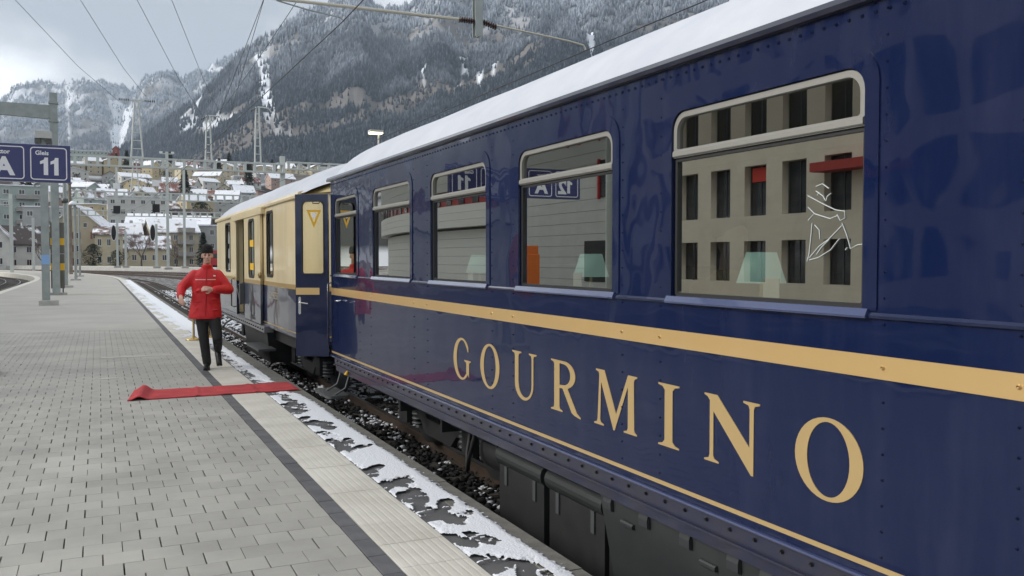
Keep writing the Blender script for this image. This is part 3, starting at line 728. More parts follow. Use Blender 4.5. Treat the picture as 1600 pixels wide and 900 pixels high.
# sole bar, lip, bolts and rivets
MB().extrude_y([(XT - 0.012, 0.462), (XT - 0.012, 0.472), (XT + 0.03, 0.478), (XT + 0.06, 0.470), (XT + 0.06, 0.462)][::-1], Y0, Y1).build('lower_lip', M('lip_highlight', (0.05, 0.065, 0.15), 0.25, coat=0.8), car)  # highlight along the ledge painted in: lip colour lighter than the body
MB().extrude_y([(XT + 0.012, 0.366), (XT + 0.012, 0.462), (XT + 0.06, 0.462), (XT + 0.06, 0.30), (XT + 0.03, 0.30), (XT + 0.03, 0.366)][::-1], Y0, Y1 - 0.1).build('sole_bar', sole_m, car)
MB().extrude_y([(XT - 0.004, 0.366), (XT - 0.004, 0.376), (XT + 0.012, 0.376), (XT + 0.012, 0.366)][::-1], Y0, Y1 - 0.1).build('sole_flange', sole_m, car)
rv = MB(); bo = MB(); gv = MB()
def rivet(mb, y, z, x=XT, r=0.0075, h=0.005):
    n = 6; vs = [(x, y + r * math.cos(k * math.pi / 3), z + r * math.sin(k * math.pi / 3)) for k in range(n)] + [(x - h, y + r * .55 * math.cos(k * math.pi / 3), z + r * .55 * math.sin(k * math.pi / 3)) for k in range(n)]
    mb.add(vs, [(k, n + k, n + (k + 1) % n, (k + 1) % n) for k in range(n)] + [tuple(range(n, 2 * n))], 0, True)
colsY = []
for a, b in WIN[:-1]: colsY += [a - 0.095, b + 0.095]
colsY += [1.755, 0.6, -0.6, -1.8, 9.18, 10.4]
for y in colsY:
    z = 0.56
    while z < 2.50:
        if not 1.17 < z < 1.30 and not 1.39 < z < 1.44: rivet(rv, y, z, XT, 0.006, 0.004)
        z += 0.092
    rivet(gv, y, 1.235, XT - 0.002, 0.010, 0.008)
y = Y0 + 0.1
while y < Y1: rivet(rv, y, 2.490, XT, 0.009, 0.006); y += 0.062
tag(rv.build('rivets', blue_m, car), kind='stuff'); tag(gv.build('stripe_rivets', gold_m, car), kind='stuff')
y = Y0 + 0.1
while y < Y1 - 0.2:
    rivet(bo, y, 0.425, XT + 0.012, 0.011, 0.012); y += 0.165
tag(bo.build('bolts', under_m, car), kind='stuff')
# door leaf swung open
DH = Matrix.Translation((2.485, 10.50, 0)) @ Matrix.Rotation(R(-29), 4, 'Z') @ Matrix.Translation((-0.40, 0, 0))
def door_part(name, loops, depth, off, mats, parent):
    me = poly_mesh(loops, depth); me.transform(DH @ Matrix.Translation((0, -off, 0)) @ FRONT); return obj(name, me, mats, parent)
dr = door_part('door', [[(0, .452), (.40, .452), (.40, 2.385), (0, 2.385)], rrect(.085, .345, 1.44, 2.30, 0.06, 0.03)], 0.036, 0.0, blue_m, car)
door_part('door_seal', [rrect(.078, .352, 1.433, 2.307, 0.065, 0.035), rrect(.090, .340, 1.445, 2.295, 0.055, 0.025)], 0.006, 0.022, rubber_m, dr)
door_part('pane', [rrect(.085, .345, 1.44, 2.30, 0.06, 0.03)], 0.005, 0.0, glass_mat('door_glass', 0.03, (0.9, 0.9, 0.85)), dr)
door_part('warning_triangle', [[(.135, 2.20), (.225, 1.985), (.315, 2.20)], [(.172, 2.175), (.278, 2.175), (.225, 2.05)]], 0.002, 0.006, M('amber_sticker', (0.75, 0.42, 0.03), 0.5), dr)
door_part('warning_disc', [ell(.225, 2.135, .028, .028, 16)], 0.002, 0.0065, white_m, dr)
door_part('gold_stripe', [[(.005, 1.19), (.29, 1.19), (.29, 1.272), (.005, 1.272)]], 0.003, 0.0195, gold_m, dr)
door_part('handle_plate', [rrect(.035, .065, .955, 1.165, .014, .014)], 0.006, 0.021, chrome_m, dr)
hb = MB(); hb.tube([(.05, -0.02, 1.10), (.05, -0.06, 1.10), (.075, -0.068, 1.098), (.165, -0.068, 1.085)], 0.0085, 8); hm = hb.mesh('handle'); hm.transform(DH); obj('handle', hm, chrome_m, dr)
hb = MB(); hb.tube([(.22, -.03, 2.30), (.225, -.05, 2.275), (.30, -.05, 2.275), (.305, -.03, 2.30)], .006, 6); hm = hb.mesh('grip'); hm.transform(DH); obj('grip', hm, rubber_m, dr)
MB().tube([(2.49, 10.36, 1.34), (2.44, 10.36, 1.32), (2.44, 10.36, 0.62), (2.49, 10.36, 0.60)], 0.011, 8).build('handrail', blue2_m, car)
MB().tube([(2.49, 9.95, 1.145), (2.455, 9.95, 1.14), (2.455, 10.07, 1.135)], 0.008, 8).build('handle', chrome_m, car)
# step under the door
stp = MB(); stp.tube([(2.56, 9.80, .36), (2.50, 9.80, .16), (2.36, 9.80, .08)], .012, 6); stp.tube([(2.56, 10.18, .36), (2.50, 10.18, .16), (2.36, 10.18, .08)], .012, 6)
so = stp.build('step', dsteel_m, car)
pmx = poly_mesh([rrect(9.72, 10.42, 2.28, 2.54, 0.06, 0.06)], 0.03); pmx.transform(Matrix(((0, 1, 0, 0), (1, 0, 0, 0), (0, 0, -1, 0.075), (0, 0, 0, 1)))); obj('tread', pmx, dsteel_m, so)
MB().tube([(2.53, 9.78, .37), (2.50, 9.78, .31)], [.012, .024], 8).build('yellow_cap', yellow_m, so)
# equipment boxes under the floor
def prism_box(name, y0, y1, prof, mats, parent): return MB().extrude_y(prof[::-1], y0, y1).build(name, mats, parent)
for y0, y1 in ((5.20, 5.92), (4.42, 5.12)):
    bx = prism_box('battery_box', y0, y1, [(2.66, -.30), (2.66, .13), (2.70, .13), (3.25, .13), (3.25, -.30)], under_m, car)
    cov = [(2.70 + .075 * math.cos(R(a)), .175 + .075 * math.sin(R(a))) for a in range(30, 271, 20)] + [(3.2, .12), (3.2, .2125)]
    prism_box('lid', y0 - .01, y1 + .01, cov[::-1][::-1], box_m, bx)
MB().box(2.68, 2.74, 4.34, 4.40, -.30, .32).build('hanger', under_m, car)
MB().box(2.72, 2.80, 4.36, 4.42, .12, .26).build('tail_lamp', M('lamp_lens', (0.6, 0.5, 0.42), 0.3), car)
tb = MB(); yA, yB = 4.33, 2.86
vsf = [(2.57, yA, .30), (2.57, yB, .30), (2.60, yB - .02, -.30), (2.60, yA - .16, -.30)]
vsb = [(3.3, y_, z_) for _, y_, z_ in vsf]
tb.add(vsf + vsb, [(0, 1, 2, 3), (7, 6, 5, 4), (0, 4, 5, 1), (1, 5, 6, 2), (2, 6, 7, 3), (3, 7, 4, 0)]); tbo = tb.build('tool_box', box_m, car)
MB().extrude_y([(2.55, .298), (2.55, .33), (2.60, .35), (2.9, .35), (2.9, .298)][::-1], yB - .02, yA + .02).build('lid', under_m, tbo)
for y_ in (4.22, 3.86, 3.50, 3.14, 2.92): MB().extrude_y([(2.566, .215), (2.552, .222), (2.550, .262), (2.558, .292), (2.57, .292), (2.572, .215)][::-1], y_ - .04, y_ + .04).build('clasp', M('clasp_steel', (0.06, 0.065, 0.068), 0.4, 0.5), tbo)
for y_, z_ in ((4.03, .17), (3.33, .17), (4.02, -.19)): MB().extrude_y([(2.563, z_), (2.556, z_ + .006), (2.556, z_ + .020), (2.563, z_ + .028), (2.592, z_ + .028), (2.592, z_)][::-1], y_ - .06, y_ + .06).build('slot_cover', M('slot_steel', (0.05, 0.055, 0.055), 0.45, 0.5), tbo)
def bogie(parent, yc):
    bg_ = MB()
    prof = [(-1.25, .05), (-1.2, .12), (-.45, .14), (-.3, .02), (.3, .02), (.45, .14), (1.2, .12), (1.25, .05), (.95, -.02), (.5, -.02), (.35, -.14), (-.35, -.14), (-.5, -.02), (-.95, -.02)]
    me = poly_mesh([[(-(yc + y_), z_) for y_, z_ in prof]], 0.05); me.transform(Matrix.Translation((2.98, 0, 0)) @ SIDE)
    b_ = obj('bogie', me, under_m, parent)
    for s_ in (-.9, .9):
        for x_ in (3.22, 4.36):
            MB().lathe([(.02, -.055), (.375, -.055), (.375, .03), (.405, .04), (.405, .07), (.30, .07), (.28, .03), (.12, .03), (.10, .07), (.02, .07)], (x_, yc + s_, 0.03), 28, axis='x').build('wheel', M('wheel_steel', (0.03, 0.027, 0.025), 0.5, 0.5) if False else dsteel_m, b_)
        MB().box(2.90, 3.12, yc + s_ - .13, yc + s_ + .13, -.10, .16).build('axle_box', under_m, b_)
        for q in (-.24, .24):
            sp = MB()
            for k in range(5): sp.lathe([(.03, 0), (.075, .005), (.08, .018), (.075, .03), (.03, .035)], (3.0, yc + s_ + q, -.10 + k * .048), 12)
            sp.build('spring', dsteel_m, b_)
    return b_
bogie(car, 8.05); bogie(car, -3.9)
MB().box(2.75, 4.9, Y0 + .3, Y1 - .2, .22, .33).build('underframe', under_m, car)
# interior shell
wood_m = M('mahogany_panel', (0.22, 0.11, 0.05), 0.35, col2=(0.11, 0.045, 0.02), vscale=3, stretch=(1, 1, 6), coat=0.4)
MB().box(XT + .05, XF - .05, Y0 + .06, Y1 - .06, .50, .56).build('floor', M('carpet_floor', (0.09, 0.02, 0.02), 0.9), car)
MB().box(XF - .09, XF - .05, Y0 + .06, Y1 - .06, .56, 2.53).build('inner_wall', wood_m, car)
MB().box(XT + .06, XF - .1, Y0 + .06, Y1 - .06, 2.46, 2.50).build('inner_ceiling', M('cream_ceiling', (0.55, 0.5, 0.4), 0.6), car)
MB().box(XT + .045, XF - .1, 9.05, 9.09, .56, 2.45).build('partition', wood_m, car)
MB().box(XT + .045, XF - .1, 2.10, 2.14, .56, 2.45).build('partition', wood_m, car)

# baggage car
bc = empty('baggage_car', (XM, 16.5, -0.35), 'cream and blue baggage car with open sliding door, coupled ahead of the dining car', 'railway car')
BY0, BY1 = 13.1, 21.6
door_hole = [(15.75, .56), (18.45, .56), (18.45, 2.41), (15.75, 2.41)]
w_a = rrect(19.30, 20.05, 1.36, 2.36, .04, .04); w_b = rrect(14.30, 14.86, 1.34, 2.37, .07, .07)
side_part('upper_panel', [[(BY0, 1.182), (15.75, 1.182), (15.75, 2.41), (18.45, 2.41), (18.45, 1.182), (BY1, 1.182), (BY1, 2.50), (BY0, 2.50)], w_a, w_b], .05, XT, cream_m, bc)
side_part('lower_panel', [[(BY0, .50), (15.75, .50), (15.75, 1.18), (BY0, 1.18)]], .05, XT, blue2_m, bc)
side_part('lower_panel', [[(18.45, .50), (BY1, .50), (BY1, 1.18), (18.45, 1.18)]], .05, XT, blue2_m, bc)
side_part('tan_band', [[(BY0, 1.182), (15.74, 1.182), (15.74, 1.25), (BY0, 1.25)]], .003, XT - .002, tan_m, bc)
side_part('tan_band', [[(18.47, 1.182), (BY1, 1.182), (BY1, 1.25), (18.47, 1.25)]], .003, XT - .002, tan_m, bc)
side_part('gold_line', [[(BY0, .56), (15.74, .56), (15.74, .578), (BY0, .578)]], .003, XT - .002, tan_m, bc)
taper = [(XT, 13.1), (XT + .012, 12.7), (XT + .05, 12.3), (XT + .12, 12.0), (XT + .25, 11.78), (XT + .5, 11.66), (XM, 11.62), (XF - .5, 11.66), (XF - .12, 12.0), (XF, 13.1)]
def ribbon(name, z0, z1, mats, off=0.0):
    vs = [(x - off * (1 if x < XM else -1), y - off, z) for x, y in taper for z in (z0, z1)]
    m_ = MB(); m_.add(vs, [(2 * i, 2 * i + 1, 2 * i + 3, 2 * i + 2) for i in range(len(taper) - 1)], 0, True); return m_.build(name, mats, bc)
ribbon('end_panel', 1.182, 2.50, cream_m); ribbon('end_panel', .50, 1.18, blue2_m); ribbon('tan_band', 1.182, 1.25, tan_m, .003); ribbon('gold_line', .56, .578, tan_m, .003)
MB().box(XF - .05, XF, BY0, BY1, .5, 2.5).build('far_side_panel', cream_m, bc)
MB().box(XT + .05, XF - .05, BY1 - .06, BY1 - .004, .5, 2.5).build('end_wall', cream_m, bc)
MB().box(XT + .06, XF - .06, 13.0, BY1 - .07, .50, .55).build('floor', under_m, bc)
MB().box(XF - .12, XF - .06, 13.0, BY1 - .07, .55, 2.45).build('inner_wall', M('dark_lining', (0.03, 0.028, 0.025), 0.8), bc)
MB().box(XT + .052, XT + .135, 18.46, 18.52, .55, 2.45).build('door_jamb', cream_m, bc)
MB().box(XT + .14, XF - .13, 18.60, 18.66, .55, 2.45).build('shade_partition', M('doorway_shade', (0.02, 0.019, 0.018), 0.8), bc)  # near-black sheet added as the shade inside the open doorway
rb = arch(0.52, 2.50, -.02)
def dome(y): return 1.0 if y > 13.1 else max(0.06, math.sqrt(max(0.0, 1 - ((13.1 - y) / 1.42) ** 2)))
rg = MB(); ysr = [11.70 + .1 * k for k in range(15)] + [BY1 + .05]; nb = len(rb)
def taper_in(y): return 0.0 if y > 13.1 else .25 * ((13.1 - y) / 1.4) ** 2.5
vs = [(x + (taper_in(y) if i < nb / 2 else -taper_in(y)) * abs(x - XM) / 1.3, y, 2.50 + (z - 2.50) * dome(y)) for y in ysr for i, (x, z) in enumerate(rb)]
rg.add(vs, [(j * nb + i, j * nb + i + 1, (j + 1) * nb + i + 1, (j + 1) * nb + i) for j in range(len(ysr) - 1) for i in range(nb - 1)], 0, True)
rg.add(vs, [tuple(range(nb)), tuple(range((len(ysr) - 1) * nb, len(ysr) * nb))[::-1]])
rg.build('roof', M('cream_roof_edge', (0.50, 0.40, 0.2), 0.5), bc)
MB().extrude_y([(XT - .035, 2.46), (XT - .04, 2.49), (XT - .02, 2.53), (XT + .08, 2.565), (XT + .08, 2.46)][::-1], 12.2, BY1 + .04).build('gutter', cream_m, bc)
roof_snow('roof_snow', 11.86, BY1 + .03, 0.53, 2.508, bc, 5.0, 0.4, dome)
sd = side_part('sliding_door', [[(15.20, 1.182), (17.0, 1.182), (17.0, 2.40), (15.20, 2.40)], rrect(15.82, 16.42, 1.30, 2.30, .09, .09)], .04, XT - .055, cream_m, bc)
side_part('lower_leaf', [[(15.20, .52), (17.0, .52), (17.0, 1.18), (15.20, 1.18)]], .04, XT - .055, M('leaf_sky_grey', (0.045, 0.055, 0.09), 0.35, coat=0.7), sd)  # greyed navy: reflection of the white sky put into the leaf colour
side_part('tan_band', [[(15.20, 1.182), (17.0, 1.182), (17.0, 1.25), (15.20, 1.25)]], .003, XT - .0575, tan_m, sd)
side_part('pane', [rrect(15.82, 16.42, 1.30, 2.30, .09, .09)], .006, XT - .035, pane_m, sd)
side_part('window_seal', [rrect(15.80, 16.44, 1.28, 2.32, .10, .10), rrect(15.84, 16.40, 1.32, 2.28, .08, .08)], .012, XT - .064, rubber_m, sd)
for z_ in (1.42, 1.83): side_part('yellow_band', [[(15.84, z_), (16.40, z_), (16.40, z_ + .12), (15.84, z_ + .12)]], .004, XT - .044, yellow_m, sd)
MB().extrude_y([(XT - .075, 2.36), (XT - .075, 2.46), (XT, 2.49), (XT, 2.36)][::-1], 15.0, 18.6).build('door_track', cream_m, bc)
MB().extrude_y([(XT - .05, .40), (XT - .05, .50), (XT + .1, .52), (XT + .1, .40)][::-1], 14.9, BY1 - .4).build('sill_beam', M('sill_steel', (0.22, 0.22, 0.23), 0.5, 0.4), bc)
bo = MB(); y = 15.0
while y < BY1 - .5: rivet(bo, y, .45, XT - .05, .016, .02); y += .24
tag(bo.build('bolts', under_m, bc), kind='stuff')
for wv, nm in ((w_a, 'a'), (w_b, 'b')):
    ys = [p_[0] for p_ in wv]; zs = [p_[1] for p_ in wv]; a, b = min(ys), max(ys); c, d = min(zs), max(zs)
    fo = side_part('window', [rrect(a - .02, b + .02, c - .02, d + .02, .08, .08), rrect(a + .02, b - .02, c + .02, d - .02, .06, .06)], .02, XT - .008, rubber_m, bc)
    side_part('pane', [rrect(a, b, c, d, .05, .05)], .006, XT + .02, pane_m, fo)
MB().tube([(XT, 18.75, 1.22), (XT - .06, 18.75, 1.20), (XT - .06, 18.75, .66), (XT, 18.75, .64)], .014, 6).build('handrail', dsteel_m, bc)
ld = MB(); ld.tube([(XT - .06, 17.1, 1.16), (XT - .16, 17.25, 1.12), (XT - .12, 17.0, .78)], .018, 6); ld.box(XT - .14, XT - .06, 16.98, 17.10, .78, 1.16); ld.build('folding_step', dsteel_m, bc)
MB().lathe([(.05, 0), (.05, -.03), (.03, -.05), (.03, -.02)], (XT - .055, 15.12, 1.34), 14, axis='x').build('door_lock', M('brass', (0.3, 0.22, 0.1), 0.4, 0.7), bc)
tm_ = text_mesh('EXPRESS', 0.155, 0.003, 0.0, 1.25); tm_.transform(Matrix.Translation((XT - .002, 14.62, .985)) @ SIDE)
obj('lettering', tm_, M('faded_lettering', (0.50, 0.45, 0.35), 0.6), bc)
# dark heraldic emblem on the sliding door's lower leaf
cr = [(-.30, 0), (.30, 0), (.30, .05), (.22, .06), (.25, .16), (.33, .24), (.27, .30), (.30, .38), (.20, .42), (.15, .36), (.10, .46), (.13, .50), (.06, .54), (.08, .60), (.03, .63), (.05, .70), (0, .76), (-.05, .70), (-.03, .63), (-.08, .60), (-.06, .54), (-.13, .50), (-.10, .46), (-.16, .36), (-.22, .40), (-.28, .32), (-.22, .25), (-.27, .14), (-.22, .06), (-.30, .05)]
h1 = [(-.09, .10), (.09, .10), (.11, .28), (0, .33), (-.11, .28)]; h2 = [(-.2, .10), (-.14, .10), (-.16, .22), (-.21, .2)]; h3 = [(.2, .10), (.14, .10), (.16, .22), (.21, .2)]
side_part('emblem', [[(16.05 + u * .9, .56 + v * .78) for u, v in l] for l in (cr, h1, h2, h3)], .003, XT - .0575, M('emblem_black', (0.02, 0.02, 0.025), 0.5), sd)
b1 = bogie(bc, 13.9); b2 = bogie(bc, 19.6)
MB().box(2.70, 4.9, 12.4, BY1 - .2, .25, .42).build('underframe', under_m, bc)
prism_box('equipment_box', 15.3, 17.9, [(2.62, -.15), (2.56, .38), (3.3, .38), (3.3, -.15)], under_m, bc)
MB().box(2.34, 2.62, 14.8, 16.1, .10, .14).build('footboard', dsteel_m, bc)
MB().tube([(2.55, 19.0, .42), (2.36, 19.0, .30), (2.30, 19.4, .12), (2.30, 20.1, .12), (2.36, 20.4, .30), (2.55, 20.4, .42)], .022, 6).build('step', dsteel_m, bc)
# gangway between the cars
MB().box(3.2, 4.45, 10.46, 11.66, .5, 2.45).build('gangway_bellows', M('bellows_rubber', (0.015, 0.015, 0.016), 0.8), bc)

# white line drawing stuck on the largest pane
ART = [[(556, 474), (576, 465), (597, 480)], [(556, 488), (578, 503), (586, 518)], [(588, 520), (592, 505), (604, 495)], [(566, 492), (560, 502)], [(530, 503), (575, 527), (618, 548), (648, 552), (650, 574), (634, 582), (624, 562)],
       [(532, 582), (551, 560), (602, 576), (626, 566)], [(545, 590), (541, 640), (536, 690), (530, 712)], [(553, 596), (568, 612), (570, 642)], [(640, 590), (655, 625), (668, 672), (690, 660), (716, 656)],
       [(640, 598), (600, 640), (568, 664), (536, 702)], [(632, 640), (604, 676), (566, 700), (536, 708)], [(600, 642), (575, 668), (560, 690)], [(532, 540), (552, 560)], [(657, 668), (652, 676)]]
_la = MB()
for pl in ART:
    pp = []
    for zx, zy in pl:
        px_, py_ = 1000 + zx / 2.045, 60 + zy / 2.045; d_ = FPX * 2.524 / CY / (px_ - 152.0); q_ = at(px_, py_, d_); pp.append((2.5235, q_.y, q_.z))
    _la.tube(pp, .0018, 5)
_w = [c for c in car.children if c.name.startswith('window')][0]
_la.build('line_drawing', M('white_window_ink', (0.62, 0.66, 0.64), 0.7), _w)

# pipes, hoses and brackets under the dining car
for x_, z_, r_ in ((2.74, .205, .016), (2.80, .17, .024), (2.86, .14, .012)):
    MB().tube([(x_, Y0 + .6, z_), (x_, 4.3, z_), (x_ + .25, 4.45, z_ + .03), (x_ + .25, 6.0, z_ + .03), (x_, 6.2, z_), (x_, 9.8, z_)], r_, 7).build('pipe', under_m if r_ > .02 else dsteel_m, car)
for k_ in range(9):
    y_ = -1.0 + k_ * 1.18
    MB().box(2.70, 2.92, y_ - .02, y_ + .02, .10, .30).build('bracket', under_m, car)
MB().tube([(2.66, 6.35, .30), (2.62, 6.42, .05), (2.66, 6.55, -.08), (2.72, 6.7, .02), (2.8, 6.8, .22)], .018, 7).build('hose', rubber_m, car)
MB().lathe([(.02, -.32), (.13, -.30), (.15, -.26), (.15, .26), (.13, .30), (.02, .32)], (3.0, 6.5, .02), 18, axis='y').build('air_tank', under_m, car)
for y0_, y1_ in ((5.20, 5.92), (4.42, 5.12)):
    for q in (.18, .82): MB().box(2.648, 2.659, y0_ + (y1_ - y0_) * q - .02, y0_ + (y1_ - y0_) * q + .02, -.02, .115).build('latch', dsteel_m, car)
# ------------------------------------------------------------------ platform sign
SGY = 14.1
sg = empty('platform_sign', (-1.6, SGY, 0), 'blue hanging platform sign reading Sektor A and Gleis 11', 'sign')
MB().box(-2.855, -0.345, SGY - .05, SGY + .05, 2.69, 3.21).build('sign_box', signblue_m, sg)
sm_ = M('sign_white', (0.75, 0.75, 0.77), 0.5)
def sign_mesh(name, me, x, z):
    me.transform(Matrix.Translation((x, SGY - .0515, z)) @ FRONT); return obj(name, me, sm_, sg)
def rr_uv(u0, u1, v0, v1, r_): return rrect(u0, u1, v0, v1, r_, r_)
for u0, small, big, bx in ((-.845, 'Gleis', '11', .125), (-1.375, 'Sektor', 'A', .10), (-2.285, 'Sektor', 'A', .10), (-2.815, 'Gleis', '12', .09)):
    sign_mesh('frame_line', poly_mesh([rr_uv(0, .458, 0, .455, .045), rr_uv(.013, .445, .013, .442, .034)], .003), u0, 2.722)
    sign_mesh('small_text', text_mesh(small, .082, .003, .0022), u0 + .062, 3.070)
    if big == 'A':
        sign_mesh('large_text', text_mesh(big, .335, .003, .014, 1.0), u0 + bx, 2.785)
    else:
        ONE = [(.045, 0), (.100, 0), (.100, .245), (.058, .245), (.047, .214), (.0, .190), (.0, .150), (.045, .164)]
        sign_mesh('large_text', poly_mesh([ONE], .003), u0 + .12, 2.79)
        if big == '11': sign_mesh('large_text', poly_mesh([ONE], .003), u0 + .25, 2.79)
        else: sign_mesh('large_text', text_mesh('2', .335, .003, .012), u0 + .24, 2.785)
MB().box(-1.68, -1.52, SGY + .06, SGY + .22, 0, 3.9).build('post', steel_m, sg)
MB().box(-1.95, -1.25, SGY + .051, SGY + .06, 2.78, 3.10).build('bracket', steel_m, sg)
MB().cbox((-1.6, SGY + .14, .06), .3, .3, .06, .02).build('footing', conc_m, sg)

# ------------------------------------------------------------------ posts on the platform
def hpost(mb, x, y, z0, z1, w_=.18, t_=.02):
    """H-section column"""
    h_ = w_ / 2
    mb.box(x - h_, x + h_, y - h_, y - h_ + t_, z0, z1); mb.box(x - h_, x + h_, y + h_ - t_, y + h_, z0, z1); mb.box(x - t_ / 2, x + t_ / 2, y - h_ + t_, y + h_ - t_, z0, z1); return mb
p_ = at(71.5, 477, 30.7)
lp = empty('lamp_post', (p_.x, p_.y, 0), 'grey steel lamp post on a concrete block in front of the banded cabinet', 'lamp post')
hpost(MB(), p_.x, p_.y, .18, 5.7, .24).build('column', steel_m, lp)
MB().cbox((p_.x + .08, p_.y, .09), .30, .28, .09, .02).build('footing', conc_m, lp)
MB().box(p_.x - .24, p_.x + .26, p_.y - .3, p_.y + .3, 5.74, 5.98).build('lamp_head', M('lamp_housing', (0.5, 0.5, 0.47), 0.5), lp)
for q in (-.17, .17): MB().box(p_.x + q - .09, p_.x + q + .09, p_.y - .25, p_.y + .25, 5.58, 5.735).build('lamp', dsteel_m, lp)
MB().box(p_.x - .125, p_.x + .125, p_.y - .126, p_.y - .1205, 1.42, 1.75).build('blue_plate', M('pale_blue', (0.25, 0.42, 0.7), 0.5), lp)
p_ = at(87, 462, 38.7)
cm = empty('catenary_mast', (p_.x, p_.y, 0), 'tall grey mast with long arm, rising behind the platform sign', 'mast')
hpost(MB(), p_.x, p_.y + .6, 0, 8.9, .30, .03).build('column', steel_m, cm)
ar = MB(); ar.add([(p_.x - .1, p_.y + .5, 8.35), (p_.x - .1, p_.y + .5, 7.75), (p_.x - 8, p_.y + .5, 8.05), (p_.x - 8, p_.y + .5, 8.4), (p_.x - .1, p_.y + .7, 8.35), (p_.x - .1, p_.y + .7, 7.75), (p_.x - 8, p_.y + .7, 8.05), (p_.x - 8, p_.y + .7, 8.4)],
       [(0, 1, 2, 3), (7, 6, 5, 4), (0, 4, 5, 1), (1, 5, 6, 2), (2, 6, 7, 3), (3, 7, 4, 0)]); ar.build('arm', steel_m, cm)
for z_ in (7.62, 8.42): MB().box(p_.x - .19, p_.x + .19, p_.y + .41, p_.y + .79, z_, z_ + .08).build('collar', steel_m, cm)
p_ = at(90.5, 460, 39.6)
cb = empty('cabinet', (p_.x, p_.y, 0), 'narrow grey cabinet with two yellow bands on the platform', 'cabinet')
MB().box(p_.x - .27, p_.x + .27, p_.y - .22, p_.y + .22, .30, 3.22).build('housing', cabinet_m, cb)
for z_ in (2.22, 1.10): MB().box(p_.x - .272, p_.x + .272, p_.y - .223, p_.y + .223, z_, z_ + .31).build('yellow_band', yellow_m, cb)
MB().box(p_.x - .272, p_.x + .272, p_.y - .223, p_.y + .223, 1.82, 1.85).build('seam', conc_m, cb)
for q in (-.2, .2): MB().tube([(p_.x + q, p_.y, 0), (p_.x + q, p_.y, .30)], .03, 6).build('foot', dsteel_m, cb)
MB().cbox((p_.x, p_.y, .05), .36, .30, .05, .01).build('footing', conc_m, cb)
def plain_post(px, py, d, ztop, w_, label, cap=None):
    q = at(px, py, d); e = empty('platform_post', (q.x, q.y, 0), label, 'post', 'posts along the platform')
    MB().tube([(q.x, q.y, .1), (q.x, q.y, ztop)], [w_ / 2, w_ / 2 * .85], 10).build('column', steel_m, e)
    MB().cbox((q.x, q.y, .06), w_ * 1.6, w_ * 1.6, .06, .015).build('footing', conc_m, e)
    if cap == 'snow': MB().lathe([(.02, .30), (.16, .26), (.30, .10), (.32, 0), (.02, 0)], (q.x - .12, q.y, ztop), 12).build('snow_cap', snow_m, e)
    if cap == 'ring': MB().lathe([(w_ * .5, 0), (w_ * .75, .0), (w_ * .75, .22), (w_ * .5, .22)], (q.x, q.y, 4.75), 12).build('ring', dsteel_m, e)
    return e
plain_post(103, 449, 49.8, 6.6, .22, 'slim post with black ring right of the banded cabinet', 'ring')
plain_post(118.5, 438, 66, 5.6, .22, 'post with snow cap standing farther down the platform', 'snow')
plain_post(125, 432, 80, 6.2, .2, 'farthest slim post before the platform bends away')
q = at(111, 427, 92); e = empty('wooden_mast', (q.x, q.y, -.5), 'brownish mast between the platform posts', 'mast')
MB().tube([(q.x, q.y, -.5), (q.x, q.y, 9.5)], [.19, .15], 10).build('column', M('brown_pole', (0.25, 0.21, 0.17), 0.8, col2=(0.18, 0.15, 0.12), vscale=2), e)
MB().lathe([(.1, 0), (.22, .05), (.22, .2), (.1, .25)], (q.x, q.y, 9.3), 8).build('cap', dsteel_m, e)

# ------------------------------------------------------------------ gantries over the tracks
gal_m = M('gantry_galvanised', (0.56, 0.59, 0.56), 0.6, 0.1)
def gantry(y, x0, x1, zb, zt, pitch, label, masts, towers):
    e = empty('gantry', ((x0 + x1) / 2, y, -.5), label, 'gantry', 'gantries spanning the tracks')
    for nm, z_ in (('top_chord', zt), ('bottom_chord', zb)):
        MB().box(x0, x1, y - .16, y + .16, z_ - .07, z_ + .07).build(nm, gal_m, e)
    sm2 = MB().box(-.11, .11, -.14, .14, 0, zt - zb - .14).mesh('strut'); sm2.materials.append(gal_m)
    x = x0 + .15
    while x < x1:
        o = obj('strut', sm2); o.location = (x, y, zb + .07); attach(o, e); x += pitch
    for xm in masts:
        hpost(MB(), xm, y + .4, -.6, zt + .75, .4, .05).build('column', gal_m, e)
    for xt_, ztop, arms in towers:
        tw = MB(); wb, wt_ = (.44, .14) if arms == 2 else (.25, .13)
        H_ = ztop - zt
        for sx in (-1, 1): tw.tube([(xt_ + sx * wb, y, zt + .07), (xt_ + sx * wt_, y, ztop)], .07, 5)
        n_ = int(H_ / .62)
        for k in range(n_):
            t = k / n_; ww = wb + (wt_ - wb) * t; z_ = zt + .07 + H_ * t
            tw.box(xt_ - ww, xt_ + ww, y - .03, y + .03, z_, z_ + .07)
        to = tw.build('tower', gal_m, e)
        if arms == 2:
            MB().box(xt_ - .85, xt_ + .95, y - .05, y + .05, ztop, ztop + .1).build('crossarm', gal_m, to)
            for sx in (-1, 1):
                ins = MB()
                for k in range(6): ins.lathe([(.03, 0), (.10, .02), (.10, .05), (.03, .08)], (xt_ + sx * (.62 + k * .14), y, ztop + .05), 8, axis='x')
                ins.build('insulator', insul_m, to)
        else:
            MB().tube([(xt_, y, ztop), (xt_ + .9, y, ztop - .05), (xt_ + 1.2, y, ztop - .4)], .06, 5).build('crossarm', gal_m, to)
            ins = MB()
            for k in range(4): ins.lathe([(.03, 0), (.09, .02), (.09, .05), (.03, .08)], (xt_ - .55 + k * .12, y, ztop - .35 + k * .07), 8, axis='x')
            ins.build('insulator', insul_m, to)
    return e
gantry(79, -3.4, 14.9, 9.13, 9.85, .82, 'nearest pale gantry spanning the tracks, carrying three ladder towers', (-3.2, 14.75), ((2.97, 14.5, 2), (8.54, 13.7, 1), (12.6, 14.7, 1)))
